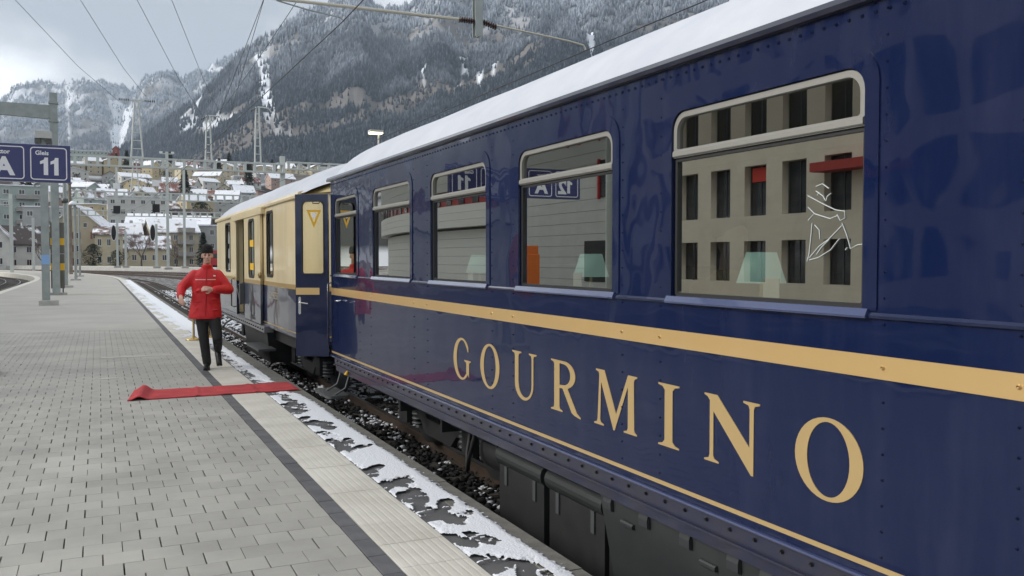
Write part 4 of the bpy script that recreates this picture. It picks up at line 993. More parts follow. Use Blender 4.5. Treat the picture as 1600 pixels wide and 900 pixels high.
gantry(79.8, 15.2, 27, 9.55, 10.15, .9, 'short gantry running on behind the train roof', (26.6,), ())
gantry(111, -3.4, 24, 8.42, 9.22, 1.0, 'second gantry with one ladder tower', (-3.2, 23.6), ((3.9, 12.9, 2),))
gantry(152, -6, 30, 8.3, 9.1, 1.1, 'third, smaller gantry in front of the hillside town', (-5.8, 29.6), ())
gantry(132, -26, -10, 8.6, 9.3, 1.1, 'far gantry seen left of the lamp post', (-25.6, -10.3), ())
# lighting and signal masts behind
def far_mast(px, py, d, ptop, label, kind=None, zb=.2):
    q = at(px, py, d); zt_ = CAM_H + (404 - ptop) / FPX * d
    e = empty('track_mast', (q.x, q.y, zb), label, 'mast', 'masts beside the curving tracks')
    hpost(MB(), q.x, q.y, zb, zt_, .34, .05).build('column', gal_m, e)
    MB().cbox((q.x, q.y, zb + .15), .5, .5, .15, .03).build('footing', conc_m, e)
    if kind == 'flood':
        MB().box(q.x - .8, q.x + .8, q.y - .06, q.y + .06, zt_ - .3, zt_ - .2).build('crossarm', gal_m, e)
        for sx in (-.7, .7): MB().box(q.x + sx - .18, q.x + sx + .18, q.y - .22, q.y + .1, zt_ - .22, zt_ + .02).build('floodlight', white_m, e)
    if kind == 'signal':
        z_ = CAM_H + 40 / FPX * d
        me = poly_mesh([ell(0, 0, .42, 1.25, 20)], .12); me.transform(Matrix.Translation((q.x - .5, q.y - .3, z_)) @ FRONT); so_ = obj('signal_head', me, white_m, e)
        me = poly_mesh([ell(0, 0, .34, 1.15, 20)], .13); me.transform(Matrix.Translation((q.x - .5, q.y - .302, z_)) @ FRONT); obj('signal_face', me, rubber_m, so_)
        MB().box(q.x - .5, q.x + .5, q.y - .4, q.y - .2, z_ + 3.0, z_ + 4.2).build('signal_box', rubber_m, e)
        MB().box(q.x - .5, q.x + .5, q.y - .35, q.y - .2, z_ + 6.8, z_ + 7.7).build('number_plate', white_m, e)
    return e
far_mast(184, 419, 138, 262, 'mast carrying a black oval signal and white plate', 'signal')
far_mast(263, 421, 114, 238, 'tall floodlight mast with T shaped head', 'flood')
far_mast(197, 419, 138, 362, 'short thin mast right of the signal mast')
far_mast(245, 419, 130, 350, 'slim mast between the cream house and the flats', 'signal')
far_mast(289, 420, 130, 262, 'mast just left of the running man')
far_mast(19, 428, 105, 312, 'mast in front of the white house', None, -.5)
far_mast(53, 424, 120, 340, 'thin mast beside the white house', None, -.5)
# lit lamp above the train roof
q = at(588, 208, 60); e = empty('lamp_post', (q.x + .2, q.y, -.5), 'lit lamp with wide white head rising behind the train roof', 'lamp post')
MB().tube([(q.x + .2, q.y, -.5), (q.x + .2, q.y, q.z - .1)], .06, 8).build('column', gal_m, e)
MB().box(q.x - .45, q.x + .45, q.y - .3, q.y + .3, q.z - .02, q.z + .14).build('lamp_head', M('lamp_shell', (0.5, 0.5, 0.47), 0.5), e)
MB().box(q.x - .42, q.x + .42, q.y - .315, q.y + .27, q.z - .10, q.z - .022).build('lamp', emit_mat('warm_tube', (1.0, 0.86, 0.55), 1.6), e)

# ------------------------------------------------------------------ overhead line at the near support
GY = 16.3
ng = empty('catenary_support', (6.8, GY, -.5), 'overhead line support with drop post, pale arms and brown insulators', 'catenary support')
hpost(MB(), 6.85, GY, 6.0, 8.6, .16, .02).build('drop_post', steel_m, ng)
MB().box(-5.4, 15.2, GY - .15, GY + .15, 8.5, 8.9).build('beam', gal_m, ng)
for x_ in (-5.2, 15.0): hpost(MB(), x_, GY + .3, -.6, 9.2, .34, .04).build('column', gal_m, ng)
cream_pipe = M('pale_pipe', (0.55, 0.52, 0.43), 0.5)
MB().tube([(6.45, GY, 6.30), (2.72, GY, 6.27)], .032, 8).build('arm', cream_pipe, ng)
MB().tube([(2.95, GY, 6.24), (3.5, GY, 6.14), (4.10, GY, 6.07), (4.16, GY, 6.02)], .014, 6).build('steady_arm', steel_m, ng)
MB().tube([(7.25, GY, 6.27), (8.9, GY, 6.13), (9.25, GY, 6.08), (9.3, GY, 5.99)], .020, 6).build('arm', cream_pipe, ng)
for x0_, dx, z0_, dz in ((6.46, .048, 6.30, 0), (6.93, .048, 6.31, -.012)):
    ins = MB(); 
    for k in range(7): ins.lathe([(.025, 0), (.06, .008), (.06, .022), (.025, .04)], (x0_ + k * dx, GY, z0_ + k * dz), 12, axis='x')
    ins.build('insulator', insul_m, ng)
MB().tube([(2.72, GY, 6.27), (2.72, GY, 6.36)], .03, 6).build('arm_end', steel_m, ng)
def wire(name, pts, r_, label, mat=wire_m, group='overhead wires'):
    return tag(MB().tube(pts, r_, 5, cap=False).build(name, mat), label, 'wire', group)
def sag(a, b, s_, n=10): return [Vector(a).lerp(Vector(b), i / n) - Vector((0, 0, s_ * 4 * (i / n) * (1 - i / n))) for i in range(n + 1)]
wire('contact_wire', [(3.5, -20, 6.0), (4.15, GY, 6.0), (3.55, 79, 6.05), (0.5, 111, 6.1)], .011, 'dark contact wire above the track of the train', copper_m)
mw = wire('messenger_wire', sag((3.7, -20, 7.3), (4.0, GY, 7.4), .5) + sag((4.0, GY, 7.4), (3.6, 79, 8.6), 1.3, 14)[1:], .008, 'messenger wire hanging over the contact wire')
wire('contact_wire', [(9.6, -20, 5.95), (9.3, GY, 5.97), (9.5, 79, 6.05)], .011, 'contact wire above the track behind the train', copper_m)
dp = sag((4.0, GY, 7.4), (3.6, 79, 8.6), 1.3, 14)
for ki, i in enumerate((1, 2, 3, 5, 7)):
    v_ = dp[i]; xw = 4.15 + (3.55 - 4.15) * (v_.y - GY) / (79 - GY)
    wire('dropper', [(v_.x, v_.y, v_.z), (xw, v_.y, 6.0)], .005, 'thin vertical dropper, %s from the support, joining messenger and contact wire' % ('first', 'second', 'third', 'fourth', 'fifth')[ki])
for v_, x2 in (((2.75, GY, 6.3), 3.2), ((2.75, GY, 6.3), 2.2)):
    wire('stay_wire', [v_, (x2, GY + 9, 5.2) if x2 > 3 else (x2 + .2, GY + 4.5, 4.6)], .006, 'thin stay wire falling %s from the end of the arm' % ('steeply' if x2 < 3 else 'slantwise'))
for a_, b_, lb in (((190, 160, 72.9), (28, 0, 46), 'first feeder wire from the left running to the ladder tower'), ((238, 161, 72.9), (130, 0, 45), 'second feeder wire from the left running to the ladder tower'),
                   ((320, 184, 75), (218, 0, 45), 'third feeder wire from the left'), ((350, 186, 75), (272, 0, 45), 'fourth feeder wire from the left')):
    A = at(*a_); B = at(*b_); wire('feeder_wire', [A, A.lerp(B, .5) - Vector((0, 0, .35)), B, B + (B - A) * 2.0], .014, lb)
# ------------------------------------------------------------------ houses
def wallm(n_, c, c2=None): return M('render_' + n_, c, 0.85, col2=c2 or tuple(q * .86 for q in c), vscale=0.6, bump=0.01, bscale=6)
WALLS = {'white': wallm('white', (0.62, 0.61, 0.57)), 'cream': wallm('cream', (0.56, 0.49, 0.34)), 'beige': wallm('beige', (0.47, 0.41, 0.30)), 'yellow': wallm('yellow', (0.52, 0.43, 0.26)),
         'grey': wallm('grey', (0.40, 0.41, 0.40)), 'pale green': wallm('pale_green', (0.37, 0.43, 0.40)), 'brown': wallm('brown', (0.20, 0.135, 0.095)), 'pink': wallm('pink', (0.44, 0.31, 0.26)), 'ochre': wallm('ochre', (0.52, 0.36, 0.16)),
         'red': wallm('red', (0.32, 0.085, 0.06))}
def roofm(n_, c, lo, hi): return M(n_, c, 0.85, col2=(0.78, 0.80, 0.84), vscale=0.55, bump=0.03, bscale=5, lo=lo, hi=hi, stretch=(1, 1, .5))
ROOFS = {'snow covered': roofm('roof_snowy', (0.16, 0.11, 0.09), 0.30, 0.42), 'half snowed': roofm('roof_half', (0.15, 0.10, 0.085), 0.45, 0.58), 'dark': roofm('roof_dark', (0.085, 0.07, 0.065), 0.57, 0.68), 'red tiled': roofm('roof_red', (0.19, 0.085, 0.065), 0.50, 0.64)}
pane_dark = M('house_pane', (0.025, 0.03, 0.035), 0.12, coat=0.5)
frame_w = M('house_window_frame', (0.62, 0.61, 0.58), 0.6); shutter_m = M('shutter', (0.22, 0.10, 0.07), 0.7)
balc_m = M('balcony', (0.33, 0.31, 0.29), 0.8)
wm = MB(); wm.box(-.5, .5, -.03, .05, 0, 1, 0); wm.box(-.41, -.04, -.045, -.031, .08, .92, 1); wm.box(.04, .41, -.045, -.031, .08, .92, 1); wm.box(-.58, .58, -.12, -.032, -.06, -.005, 0)
win_mesh = wm.mesh('window'); win_mesh.materials.append(frame_w); win_mesh.materials.append(pane_dark)
wm2 = MB(); wm2.box(-.5, .5, -.03, .05, 0, 1, 0); wm2.box(-.41, -.04, -.045, -.031, .08, .92, 1); wm2.box(.04, .41, -.045, -.031, .08, .92, 1); wm2.box(-1.0, -.53, -.07, -.02, 0, 1, 2); wm2.box(.53, 1.0, -.07, -.02, 0, 1, 2)
win_mesh2 = wm2.mesh('window'); [win_mesh2.materials.append(q) for q in (frame_w, pane_dark, shutter_m)]
def house(name, label, pos, w_, dp, hw, hr, rz, wall, roof, rows, cols, gable='x', group=None, shutters=False, cat='house', chimney=True, balc=0, win=(1.0, 1.35), flat=False):
    e = empty(name, pos, label, cat, group, rz)
    T_ = Matrix.Translation(pos) @ Matrix.Rotation(rz, 4, 'Z')
    def put(nm, mb, mats, par=e):
        me = mb.mesh(nm); me.transform(T_); return obj(nm, me, mats, par)
    a, b = w_ / 2, dp / 2; base = -3.0
    mb = MB()
    if flat:
        mb.box(-a, a, -b, b, base, hw)
    elif gable == 'x':      # ridge along x, eaves towards the viewer
        mb.add([(-a, -b, base), (a, -b, base), (a, b, base), (-a, b, base), (-a, -b, hw), (a, -b, hw), (a, b, hw), (-a, b, hw), (-a, 0, hw + hr), (a, 0, hw + hr)],
               [(0, 1, 5, 4), (2, 3, 7, 6), (1, 2, 6, 9, 5), (3, 0, 4, 8, 7)])
    else:
        mb.add([(-a, -b, base), (a, -b, base), (a, b, base), (-a, b, base), (-a, -b, hw), (a, -b, hw), (a, b, hw), (-a, b, hw), (0, -b, hw + hr), (0, b, hw + hr)],
               [(0, 1, 5, 8, 4), (2, 3, 7, 9, 6), (1, 2, 6, 5), (3, 0, 4, 7)])
    wl = put('wall', mb, WALLS[wall])
    rf = MB(); o_ = .5; t_ = .28
    if flat:
        rf.box(-a - .25, a + .25, -b - .25, b + .25, hw, hw + .35)
    elif gable == 'x':
        sl_ = hr / b
        for s_ in (-1, 1):
            y_e = s_ * (b + o_); z_e = hw - sl_ * o_
            vs = [(-a - o_, y_e, z_e + .02), (a + o_, y_e, z_e + .02), (a + o_, 0, hw + hr + .02), (-a - o_, 0, hw + hr + .02)]
            vs += [(x, y, z + t_) for x, y, z in vs]; rf.add(vs, [(0, 1, 2, 3), (4, 7, 6, 5), (0, 4, 5, 1), (1, 5, 6, 2), (2, 6, 7, 3), (3, 7, 4, 0)])
    else:
        sl_ = hr / a
        for s_ in (-1, 1):
            x_e = s_ * (a + o_); z_e = hw - sl_ * o_
            vs = [(x_e, -b - o_, z_e + .02), (x_e, b + o_, z_e + .02), (0, b + o_, hw + hr + .02), (0, -b - o_, hw + hr + .02)]
            vs += [(x, y, z + t_) for x, y, z in vs]; rf.add(vs, [(0, 1, 2, 3), (4, 7, 6, 5), (0, 4, 5, 1), (1, 5, 6, 2), (2, 6, 7, 3), (3, 7, 4, 0)])
    ro = put('roof', rf, ROOFS[roof])
    if chimney and not flat:
        cx_ = a * random.uniform(-.5, .5); cy_ = b * .2
        put('chimney', MB().box(cx_ - .35, cx_ + .35, cy_ - .35, cy_ + .35, hw + hr * .4, hw + hr + 1.0), WALLS['grey'], ro)
    ww, wh = win; fl = hw / rows
    for r_ in range(rows):
        for c in range(cols):
            if random.random() < .04: continue
            x = -a + w_ * (c + .5) / cols; z = fl * r_ + (fl - wh) * .55
            o = obj('window', win_mesh2 if shutters else win_mesh); o.matrix_basis = T_ @ Matrix.Translation((x, -b - .02, z)) @ Matrix.Diagonal((ww, 1, wh, 1)); attach(o, e)
    nsc = max(1, int(dp / 4.5))
    for r_ in range(rows):
        for c in range(nsc):
            for s_ in (-1, 1):
                if (s_ < 0) != (rz < -0.05) and abs(rz) > .05 and False: continue
                y = -b + dp * (c + .5) / nsc; z = fl * r_ + (fl - wh) * .55
                o = obj('window', win_mesh2 if shutters else win_mesh); o.matrix_basis = T_ @ Matrix.Translation((s_ * (a + .02), y, z)) @ Matrix.Rotation(s_ * math.pi / 2, 4, 'Z') @ Matrix.Diagonal((ww, 1, wh, 1)); attach(o, e)
    if gable == 'y' and not flat and hr > 2.4:
        for c in ((-.16, .16) if w_ > 8 else (0,)):
            o = obj('window', win_mesh); o.matrix_basis = T_ @ Matrix.Translation((c * w_, -b - .02, hw + .4)) @ Matrix.Diagonal((.8, 1, 1.1, 1)); attach(o, e)
    for k in range(balc):
        bb = MB(); z = fl * (k + 1); bb.box(a * .05, a * .8, -b - 1.3, -b - .02, z - .12, z); bb.box(a * .05, a * .8, -b - 1.3, -b - 1.24, z, z + .95)
        bb.box(a * .05, a * .05 + .05, -b - 1.24, -b - .02, z, z + .95); bb.box(a * .8 - .05, a * .8, -b - 1.24, -b - .02, z, z + .95)
        put('balcony', bb, balc_m)
    return e
def hpos(px, d): q = at(px, 404, d); return Vector((q.x, q.y, max(-.6, ground_z(q.x, q.y))))
def face(px, add=0): return -(math.radians(CAM_YAW) + math.atan((px - 800) / FPX)) + R(add)
# front row, left to right
house('town_house', 'white house with dark snow streaked roof beside the left track', hpos(26, 190), 11.5, 8, 5.4, 3.6, face(26, 14), 'white', 'dark', 2, 4, 'x')
house('apartment_block', 'grey green flat roofed apartment block behind the white house', hpos(22, 262), 16, 10, 14.5, 0, face(22, 4), 'pale green', 'snow covered', 4, 4, flat=True, cat='building', balc=3, win=(1.6, 1.4))
house('town_house', 'white house end wall cut by the picture edge', hpos(-10, 180), 6.5, 9, 6.5, 3.2, face(-10, -6), 'white', 'half snowed', 2, 2, 'y')
house('town_house', 'grey block with dark balconies behind the sign posts', hpos(72, 240), 10, 9, 11, 0, face(72, -3), 'grey', 'snow covered', 3, 3, flat=True, balc=2, win=(1.5, 1.4))
house('town_house', 'big beige gabled house with steep snowy roof', hpos(132, 205), 12.0, 13, 8.8, 5.2, face(132, -14), 'beige', 'snow covered', 3, 3, 'y', shutters=True, win=(1.0, 1.5))
house('town_house', 'cream wing with arched upper windows beside the beige house', hpos(172, 200), 5.6, 9, 7.6, 1.6, face(172, -2), 'cream', 'half snowed', 2, 3, 'x', chimney=False, win=(.8, 1.6))
house('town_house', 'brown timber house with red trim between cream houses', hpos(198, 212), 6.0, 9, 8.0, 2.4, face(198, 4), 'brown', 'snow covered', 3, 2, 'x')
house('town_house', 'long low cream house with broad snowy roof behind the bare tree', hpos(225, 203), 10.5, 8, 4.6, 2.6, face(225, 2), 'cream', 'half snowed', 1, 5, 'x')
house('town_house', 'cream three storey house with snow roof above the low house', hpos(233, 232), 9.5, 9, 9.2, 2.4, face(233, -6), 'cream', 'snow covered', 3, 3, 'x')
house('apartment_block', 'beige flats with stacked balconies and snowy roof', hpos(268, 215), 10.5, 10, 8.6, 3.0, face(268, 12), 'beige', 'snow covered', 3, 3, 'x', cat='building', balc=3)
house('town_house', 'pale house with white hipped roof left of the running man', hpos(300, 232), 9, 9, 9.4, 2.2, face(300, -4), 'cream', 'snow covered', 3, 3, 'x')
house('apartment_block', 'grey flat roofed block just above the running man', hpos(332, 225), 8.5, 8, 10, 0, face(332, 0), 'grey', 'snow covered', 3, 3, flat=True, cat='building')
house('apartment_block', 'long white block with dark windows above the front houses', hpos(216, 275), 17, 9, 12.5, 0, face(216, 3), 'white', 'snow covered', 4, 6, flat=True, cat='building', win=(1.3, 1.5))
house('hospital_block', 'large pale green block with rows of small windows on the hillside', hpos(140, 640), 28, 12, 12.5, 0, face(140, -8), 'pale green', 'snow covered', 4, 11, flat=True, cat='building', win=(1.1, 1.3))
house('brick_tower', 'red brick tower beside the pale green block', hpos(184, 655), 4.6, 5, 15, 2.2, face(184), 'red', 'dark', 4, 1, 'y', cat='tower', chimney=False)
house('brick_house', 'dark red gabled house below the brick tower', hpos(173, 640), 9, 9, 8, 4, face(173, 20), 'red', 'dark', 2, 2, 'y')
house('brick_house', 'low red brick wing right of the brick tower', hpos(205, 650), 14, 8, 6, 2.5, face(205, 5), 'red', 'half snowed', 2, 4, 'x')
# hillside town
random.seed(21)
rowsH = [(292, 25), (326, 23), (364, 22), (406, 20), (452, 19), (505, 18), (565, 17), (635, 17), (720, 18), (830, 24), (960, 34)]
ordn = ['first', 'second', 'third', 'fourth', 'fifth', 'sixth', 'seventh', 'eighth', 'ninth', 'tenth', 'eleventh', 'twelfth', 'thirteenth', 'fourteenth', 'fifteenth', 'sixteenth', 'seventeenth', 'eighteenth', 'nineteenth', 'twentieth', 'twenty-first', 'twenty-second', 'twenty-third', 'twenty-fourth']
wk = ['white', 'white', 'cream', 'cream', 'beige', 'grey', 'beige', 'pink', 'white', 'grey', 'pale green', 'brown', 'white', 'beige', 'grey', 'yellow']; rk = ['snow covered'] * 7 + ['half snowed'] * 2 + ['red tiled', 'dark']
for ri, (d, sp) in enumerate(rowsH):
    px = -15 + random.uniform(0, 15); k = 0
    pmax = 350 + (d - 290) * .35
    while px < pmax:
        if 100 < px < 215 and 600 < d < 700: px += sp; continue
        dd = d * random.uniform(.955, 1.045); wall = random.choice(wk); roof = random.choice(rk)
        w_ = random.uniform(7, 11) if random.random() < .85 else random.uniform(13, 18)
        flat = random.random() < .18
        rows = random.choice((2, 2, 3)); g_ = random.choice('xxy')
        house('hillside_house', '%s house with %s roof, %s from left in the %s hillside row' % (wall, roof, ordn[min(k, 23)], ordn[ri]), hpos(px, dd), w_, random.uniform(7, 10), rows * 2.8,
              0 if flat else random.uniform(2, 3.4), face(px, random.uniform(-35, 35)), wall, roof, rows, max(2, int(w_ / 3.3)) if ri < 6 else max(2, int(w_ / 4.5)), g_, 'houses on the snowy hillside', flat=flat, chimney=ri < 4)
        k += 1
        px += max(sp, w_ / d * FPX * 1.05) * random.uniform(.9, 1.45)

# ------------------------------------------------------------------ trees between the houses
bark_m = M('bark', (0.10, 0.08, 0.065), 0.9, col2=(0.06, 0.05, 0.042), vscale=3)
def bare_tree(seed, h):
    rs = random.Random(seed); tr = MB(); cr_ = MB()
    def grow(mb, p, d, l, r_, lv):
        q = p + d * l; mid = p + d * l * .5 + Vector((rs.uniform(-1, 1), rs.uniform(-1, 1), 0)) * l * .06
        mb.tube([p, mid, q], [r_, r_ * .85, r_ * .68], 5 if lv < 2 else 3, cap=False)
        if lv >= 5: return
        for k in range(rs.choice((2, 3, 3)) if lv else 4):
            nd = (d + Vector((rs.uniform(-1, 1), rs.uniform(-1, 1), rs.uniform(-.15, .7))) * (.62 if lv else .75)).normalized()
            grow(cr_, q if k < 2 else p.lerp(q, rs.uniform(.5, .95)), nd, l * rs.uniform(.62, .82), r_ * .6, lv + 1)
    grow(tr, Vector((0, 0, 0)), Vector((0, 0, 1)), h * .26, h * .022, 0)
    return tr.mesh('trunk'), cr_.mesh('crown')
def leafy(seed, h, conifer):
    rs = random.Random(seed); tr = MB().tube([(0, 0, 0), (0, 0, h * .9)], [h * .022, h * .006], 6); cr_ = MB()
    for i in range(1500):
        t = rs.random() ** .8; a = rs.uniform(0, 6.28)
        if conifer:
            z = h * (.08 + .92 * t); rmax = h * .21 * (1 - t) * (1 + .28 * math.sin(z * 5.5) + .2 * math.sin(a * 3 + z)) + .1
        else:
            z = h * (.12 + .88 * t); rmax = h * .34 * math.sqrt(max(.02, 1 - (2 * t - .95) ** 2)) * (1 + .25 * math.sin(a * 3 + z * 1.5))
        r_ = rmax * math.sqrt(rs.uniform(.15, 1)); p = Vector((r_ * math.cos(a), r_ * math.sin(a), z)); s_ = h * rs.uniform(.018, .04)
        u = Vector((math.cos(a), math.sin(a), rs.uniform(-.8, .2))) * s_ * 1.6; v = Vector((-math.sin(a), math.cos(a), rs.uniform(-.5, .5))) * s_
        cr_.add([p - v, p + v, p + u], [(0, 1, 2)])
    return tr.mesh('trunk'), cr_.mesh('crown')
ev_m = M('evergreen_foliage', (0.032, 0.045, 0.03), 0.9, col2=(0.05, 0.06, 0.04), vscale=1.2); evs_m = M('snow_dusted_foliage', (0.05, 0.06, 0.05), 0.9, col2=(0.6, 0.62, 0.65), vscale=1.0, lo=.5, hi=.62)
twig_m = M('bare_twigs', (0.13, 0.105, 0.085), 0.9)
protos = {'bare': [bare_tree(s, 9) for s in (1, 2, 3)], 'conifer': [leafy(s, 11, True) for s in (4, 5)], 'bush': [leafy(s, 5, False) for s in (6, 7)]}
for kind_, lst in protos.items():
    for a_, b_ in lst: a_.materials.append(bark_m); b_.materials.append(twig_m if kind_ == 'bare' else ev_m)
def tree(kind_, px, d, sc, label, group=None, idx=0):
    pos = hpos(px, d) if d > 230 else Vector((at(px, 404, d).x, at(px, 404, d).y, -.6)); nm = {'bare': 'bare_tree', 'conifer': 'conifer_tree', 'bush': 'evergreen_bush'}[kind_]
    e = empty(nm, pos, label, 'tree', group, random.uniform(0, 6)); e.scale = (sc, sc, sc)
    a_, b_ = protos[kind_][idx % len(protos[kind_])]
    for nm2, me in (('trunk', a_), ('crown', b_)):
        o = bpy.data.objects.new(nm2, me); COL.objects.link(o); o.parent = e
tree('bare', 222, 190, 1.15, 'bare spreading tree in front of the low cream house', idx=0)
tree('bush', 146, 180, 1.05, 'dark evergreen bush at the foot of the beige house', idx=0)
tree('bush', 182, 185, .8, 'dark bush below the signal mast', idx=1)
tree('bare', 68, 170, 1.0, 'bare tree beside the lamp post in front of the white house', idx=1)
tree('bare', 276, 195, .95, 'bare tree in front of the flats with balconies', idx=2)
tree('bare', 196, 195, .8, 'small bare tree left of the low cream house', idx=1)
tree('conifer', 318, 205, .75, 'dark conifer just behind the running man', idx=0)
tree('bush', 306, 262, 1.6, 'broad dark evergreen among the lower houses', idx=1)
random.seed(33)
spots = []
for i in range(95):
    d = random.uniform(300, 980); px = random.uniform(-5, 330 + (d - 290) * .35); kind_ = random.choice(('bare', 'bare', 'bare', 'bush', 'conifer', 'bush')); spots.append((px, d, kind_))
spots.sort(); kn = {}
for i, (px, d, kind_) in enumerate(spots):
    kn[kind_] = kn.get(kind_, 0) + 1; tail = ', %d%s of its kind counting from the left' % (kn[kind_], 'th' if 10 < kn[kind_] % 100 < 14 else {1: 'st', 2: 'nd', 3: 'rd'}.get(kn[kind_] % 10, 'th'))
    tree(kind_, px, d, random.uniform(.9, 1.7) * (1.25 if kind_ == 'bush' else 1), {'bare': 'bare tree among the hillside houses', 'conifer': 'dark conifer among the hillside houses', 'bush': 'rounded dark tree among the hillside houses'}[kind_] + tail, kind_ + ' trees among the hillside houses', i)

# red goods wagon glimpsed behind the man
q = at(336, 404, 150); rw = empty('red_railcar', (q.x, q.y, -.35), 'red railcar end glimpsed between the man and the baggage car', 'railway car')
ang_ = R(-6)
def rwp(nm, mb, mats):
    me = mb.mesh(nm); me.transform(Matrix.Translation((q.x, q.y, 0)) @ Matrix.Rotation(ang_, 4, 'Z')); return obj(nm, me, mats, rw)
rwp('body', MB().extrude_y([(-1.3, .5), (1.3, .5), (1.3, 2.6), (1.1, 3.0), (.5, 3.2), (-.5, 3.2), (-1.1, 3.0), (-1.3, 2.6)][::-1], 0, 14), M('railcar_red', (0.45, 0.02, 0.03), 0.35, coat=.5))
rwp('roof', MB().extrude_y([(-1.15, 3.0), (1.15, 3.0), (.55, 3.27), (-.55, 3.27)][::-1], -.05, 14.05), M('railcar_roof', (0.3, 0.31, 0.33), 0.6))
rwp('window', MB().box(-1.0, 1.0, -.02, .02, 1.7, 2.5), pane_dark)
rwp('underframe', MB().box(-1.2, 1.2, .2, 13.8, -.2, .5), under_m)

# ------------------------------------------------------------------ buildings across the tracks, mirrored in the coach windows
WX = Matrix(((0, 0, 1, 0), (1, 0, 0, 0), (0, 1, 0, 0), (0, 0, 0, 1)))      # (u,v,w)->(w,u,v)
stone_f = M('sandstone_facade', (0.72, 0.65, 0.51), 0.8, col2=(0.66, 0.59, 0.46), vscale=1.0, bump=0.004, bscale=20)
of = empty('office_building', (-30, 33, -.6), 'beige stone office building with deep square windows, mirrored in the largest coach window', 'building')
wy = [40.4 - 2.72 * k for k in range(-1, 9)]; wz = [(.45, 2.5), (3.75, 6.25), (7.55, 10.05), (11.35, 13.8)]
hl = [[(y - .80, a), (y + .80, a), (y + .80, b), (y - .80, b)] for y in wy for a, b in wz]
me = poly_mesh([[(17.0, -.6), (44.9, -.6), (44.9, 15.5), (17.0, 15.5)]] + hl, .5); me.transform(Matrix.Translation((-24.85, 0, 0)) @ WX); obj('wall', me, stone_f, of)
MB().box(-36, -25.4, 17.0, 44.9, -.6, 15.4).build('core', dsteel_m, of)
wmsh = MB(); wmsh.box(-.02, .02, -.80, .80, 0, 1, 0); wmsh.box(.021, .06, -.80, -.74, 0, 1, 1); wmsh.box(.021, .06, .74, .80, 0, 1, 1); wmsh.box(.021, .05, -.03, .03, 0, 1, 1)
wme = wmsh.mesh('window'); wme.materials.append(pane_dark); wme.materials.append(dsteel_m)
for y in wy:
    for a, b in wz:
        o = obj('window', wme); o.location = (-25.05, y, a); o.scale = (1, 1, b - a); attach(o, of)
for y, z in ((35.0, 5.45),): MB().box(-24.95, -24.88, y - .6, y + .5, z, z + .7).build('red_blind', M('red_blind', (0.55, 0.05, 0.03), 0.6), of)
MB().box(-24.59, -23.6, 24.5, 30.2, 5.45, 5.85).build('awning', M('red_awning', (0.38, 0.05, 0.04), 0.7), of)
ph_ = empty('panel_building', (-30, 55, -.6), 'grey building clad in long horizontal panels, mirrored in the coach windows', 'building')
gp = M('grey_panel', (0.52, 0.525, 0.48), 0.6, col2=(0.47, 0.475, 0.435), vscale=.6); wp = M('white_panel', (0.66, 0.655, 0.60), 0.55)
MB().box(-36, -24.68, 46.2, 65.5, -.6, 13.5).build('core', dsteel_m, ph_)
pmsh = MB().box(0, .08, -9.6, 9.6, 0, .74).mesh('panel'); pmsh.materials.append(gp)
for k in range(18):
    o = obj('panel', pmsh); o.location = (-24.68, 55.85, -.55 + k * .765); attach(o, ph_)
for y, z in ((49.2, 5.6), (49.2, 9.4), (53.5, 9.4)):
    wo = MB().box(-24.6, -24.55, y - .75, y + .75, z, z + 2.4).build('window', pane_dark, ph_); MB().box(-24.6, -24.42, y - .9, y - .752, z - .1, z + 2.5).build('red_frame', M('red_frame', (0.45, 0.04, 0.04), 0.5), wo); MB().box(-24.6, -24.42, y + .752, y + .9, z - .1, z + 2.5).build('red_frame', M('red_frame', (0.45, 0.04, 0.04), 0.5), wo)
MB().box(-24.599, -24.56, 46.5, 52, .1, 2.8).build('dark_entrance', M('entrance_dark', (0.02, 0.02, 0.022), 0.5), ph_)
cv = empty('curved_building', (-32, 80, -.6), 'white curved building with red window band, mirrored in the coach windows', 'building')
def arcpts(r_, a0, a1, n): return [(-145 + (r_ + 95) * math.cos(R(a0 + (a1 - a0) * k / n)), 80 + (r_ + 95) * math.sin(R(a0 + (a1 - a0) * k / n))) for k in range(n + 1)]
def arcband(nm, r_, z0, z1, mats, t_=.25):
    o_ = arcpts(r_, -7.2, 20, 30); i_ = arcpts(r_ - t_, -7.2, 20, 30); mb = MB(); n = len(o_)
    vs = [(x, y, z) for (x, y) in o_ for z in (z0, z1)] + [(x, y, z) for (x, y) in i_ for z in (z0, z1)]
    fs = []
    for k in range(n - 1):
        fs += [(2 * k, 2 * k + 2, 2 * k + 3, 2 * k + 1), (2 * n + 2 * k, 2 * n + 2 * k + 1, 2 * n + 2 * k + 3, 2 * n + 2 * k + 2), (2 * k + 1, 2 * k + 3, 2 * n + 2 * k + 3, 2 * n + 2 * k + 1), (2 * k, 2 * n + 2 * k, 2 * n + 2 * k + 2, 2 * k + 2)]
    mb.add(vs, fs); return mb.build(nm, mats, cv)
arcband('core', 24.6, -.6, 12.4, dsteel_m, 4.0)
for k in range(6): arcband('panel', 25.0, -.55 + k * .80, -.55 + k * .80 + .775, wp)
for k in range(3): arcband('overhang_panel', 25.9, 4.45 + k * .66, 4.45 + k * .66 + .64, wp, 1.2)
arcband('window_band', 25.5, 6.45, 7.75, M('red_window_band', (0.30, 0.045, 0.04), 0.4), .8)
for k in range(6): arcband('upper_panel', 25.9, 7.8 + k * .76, 7.8 + k * .76 + .735, wp, 1.2)
for k in range(20):
    a = R(-6.8 + k * 1.36); x, y = -145 + 120.56 * math.cos(a), 80 + 120.56 * math.sin(a)
    mb = MB().box(-.04, .04, -.55, .55, 6.55, 7.65); me = mb.mesh('window'); me.transform(Matrix.Translation((x, y, 0)) @ Matrix.Rotation(a, 4, 'Z')); obj('window', me, pane_dark, cv)
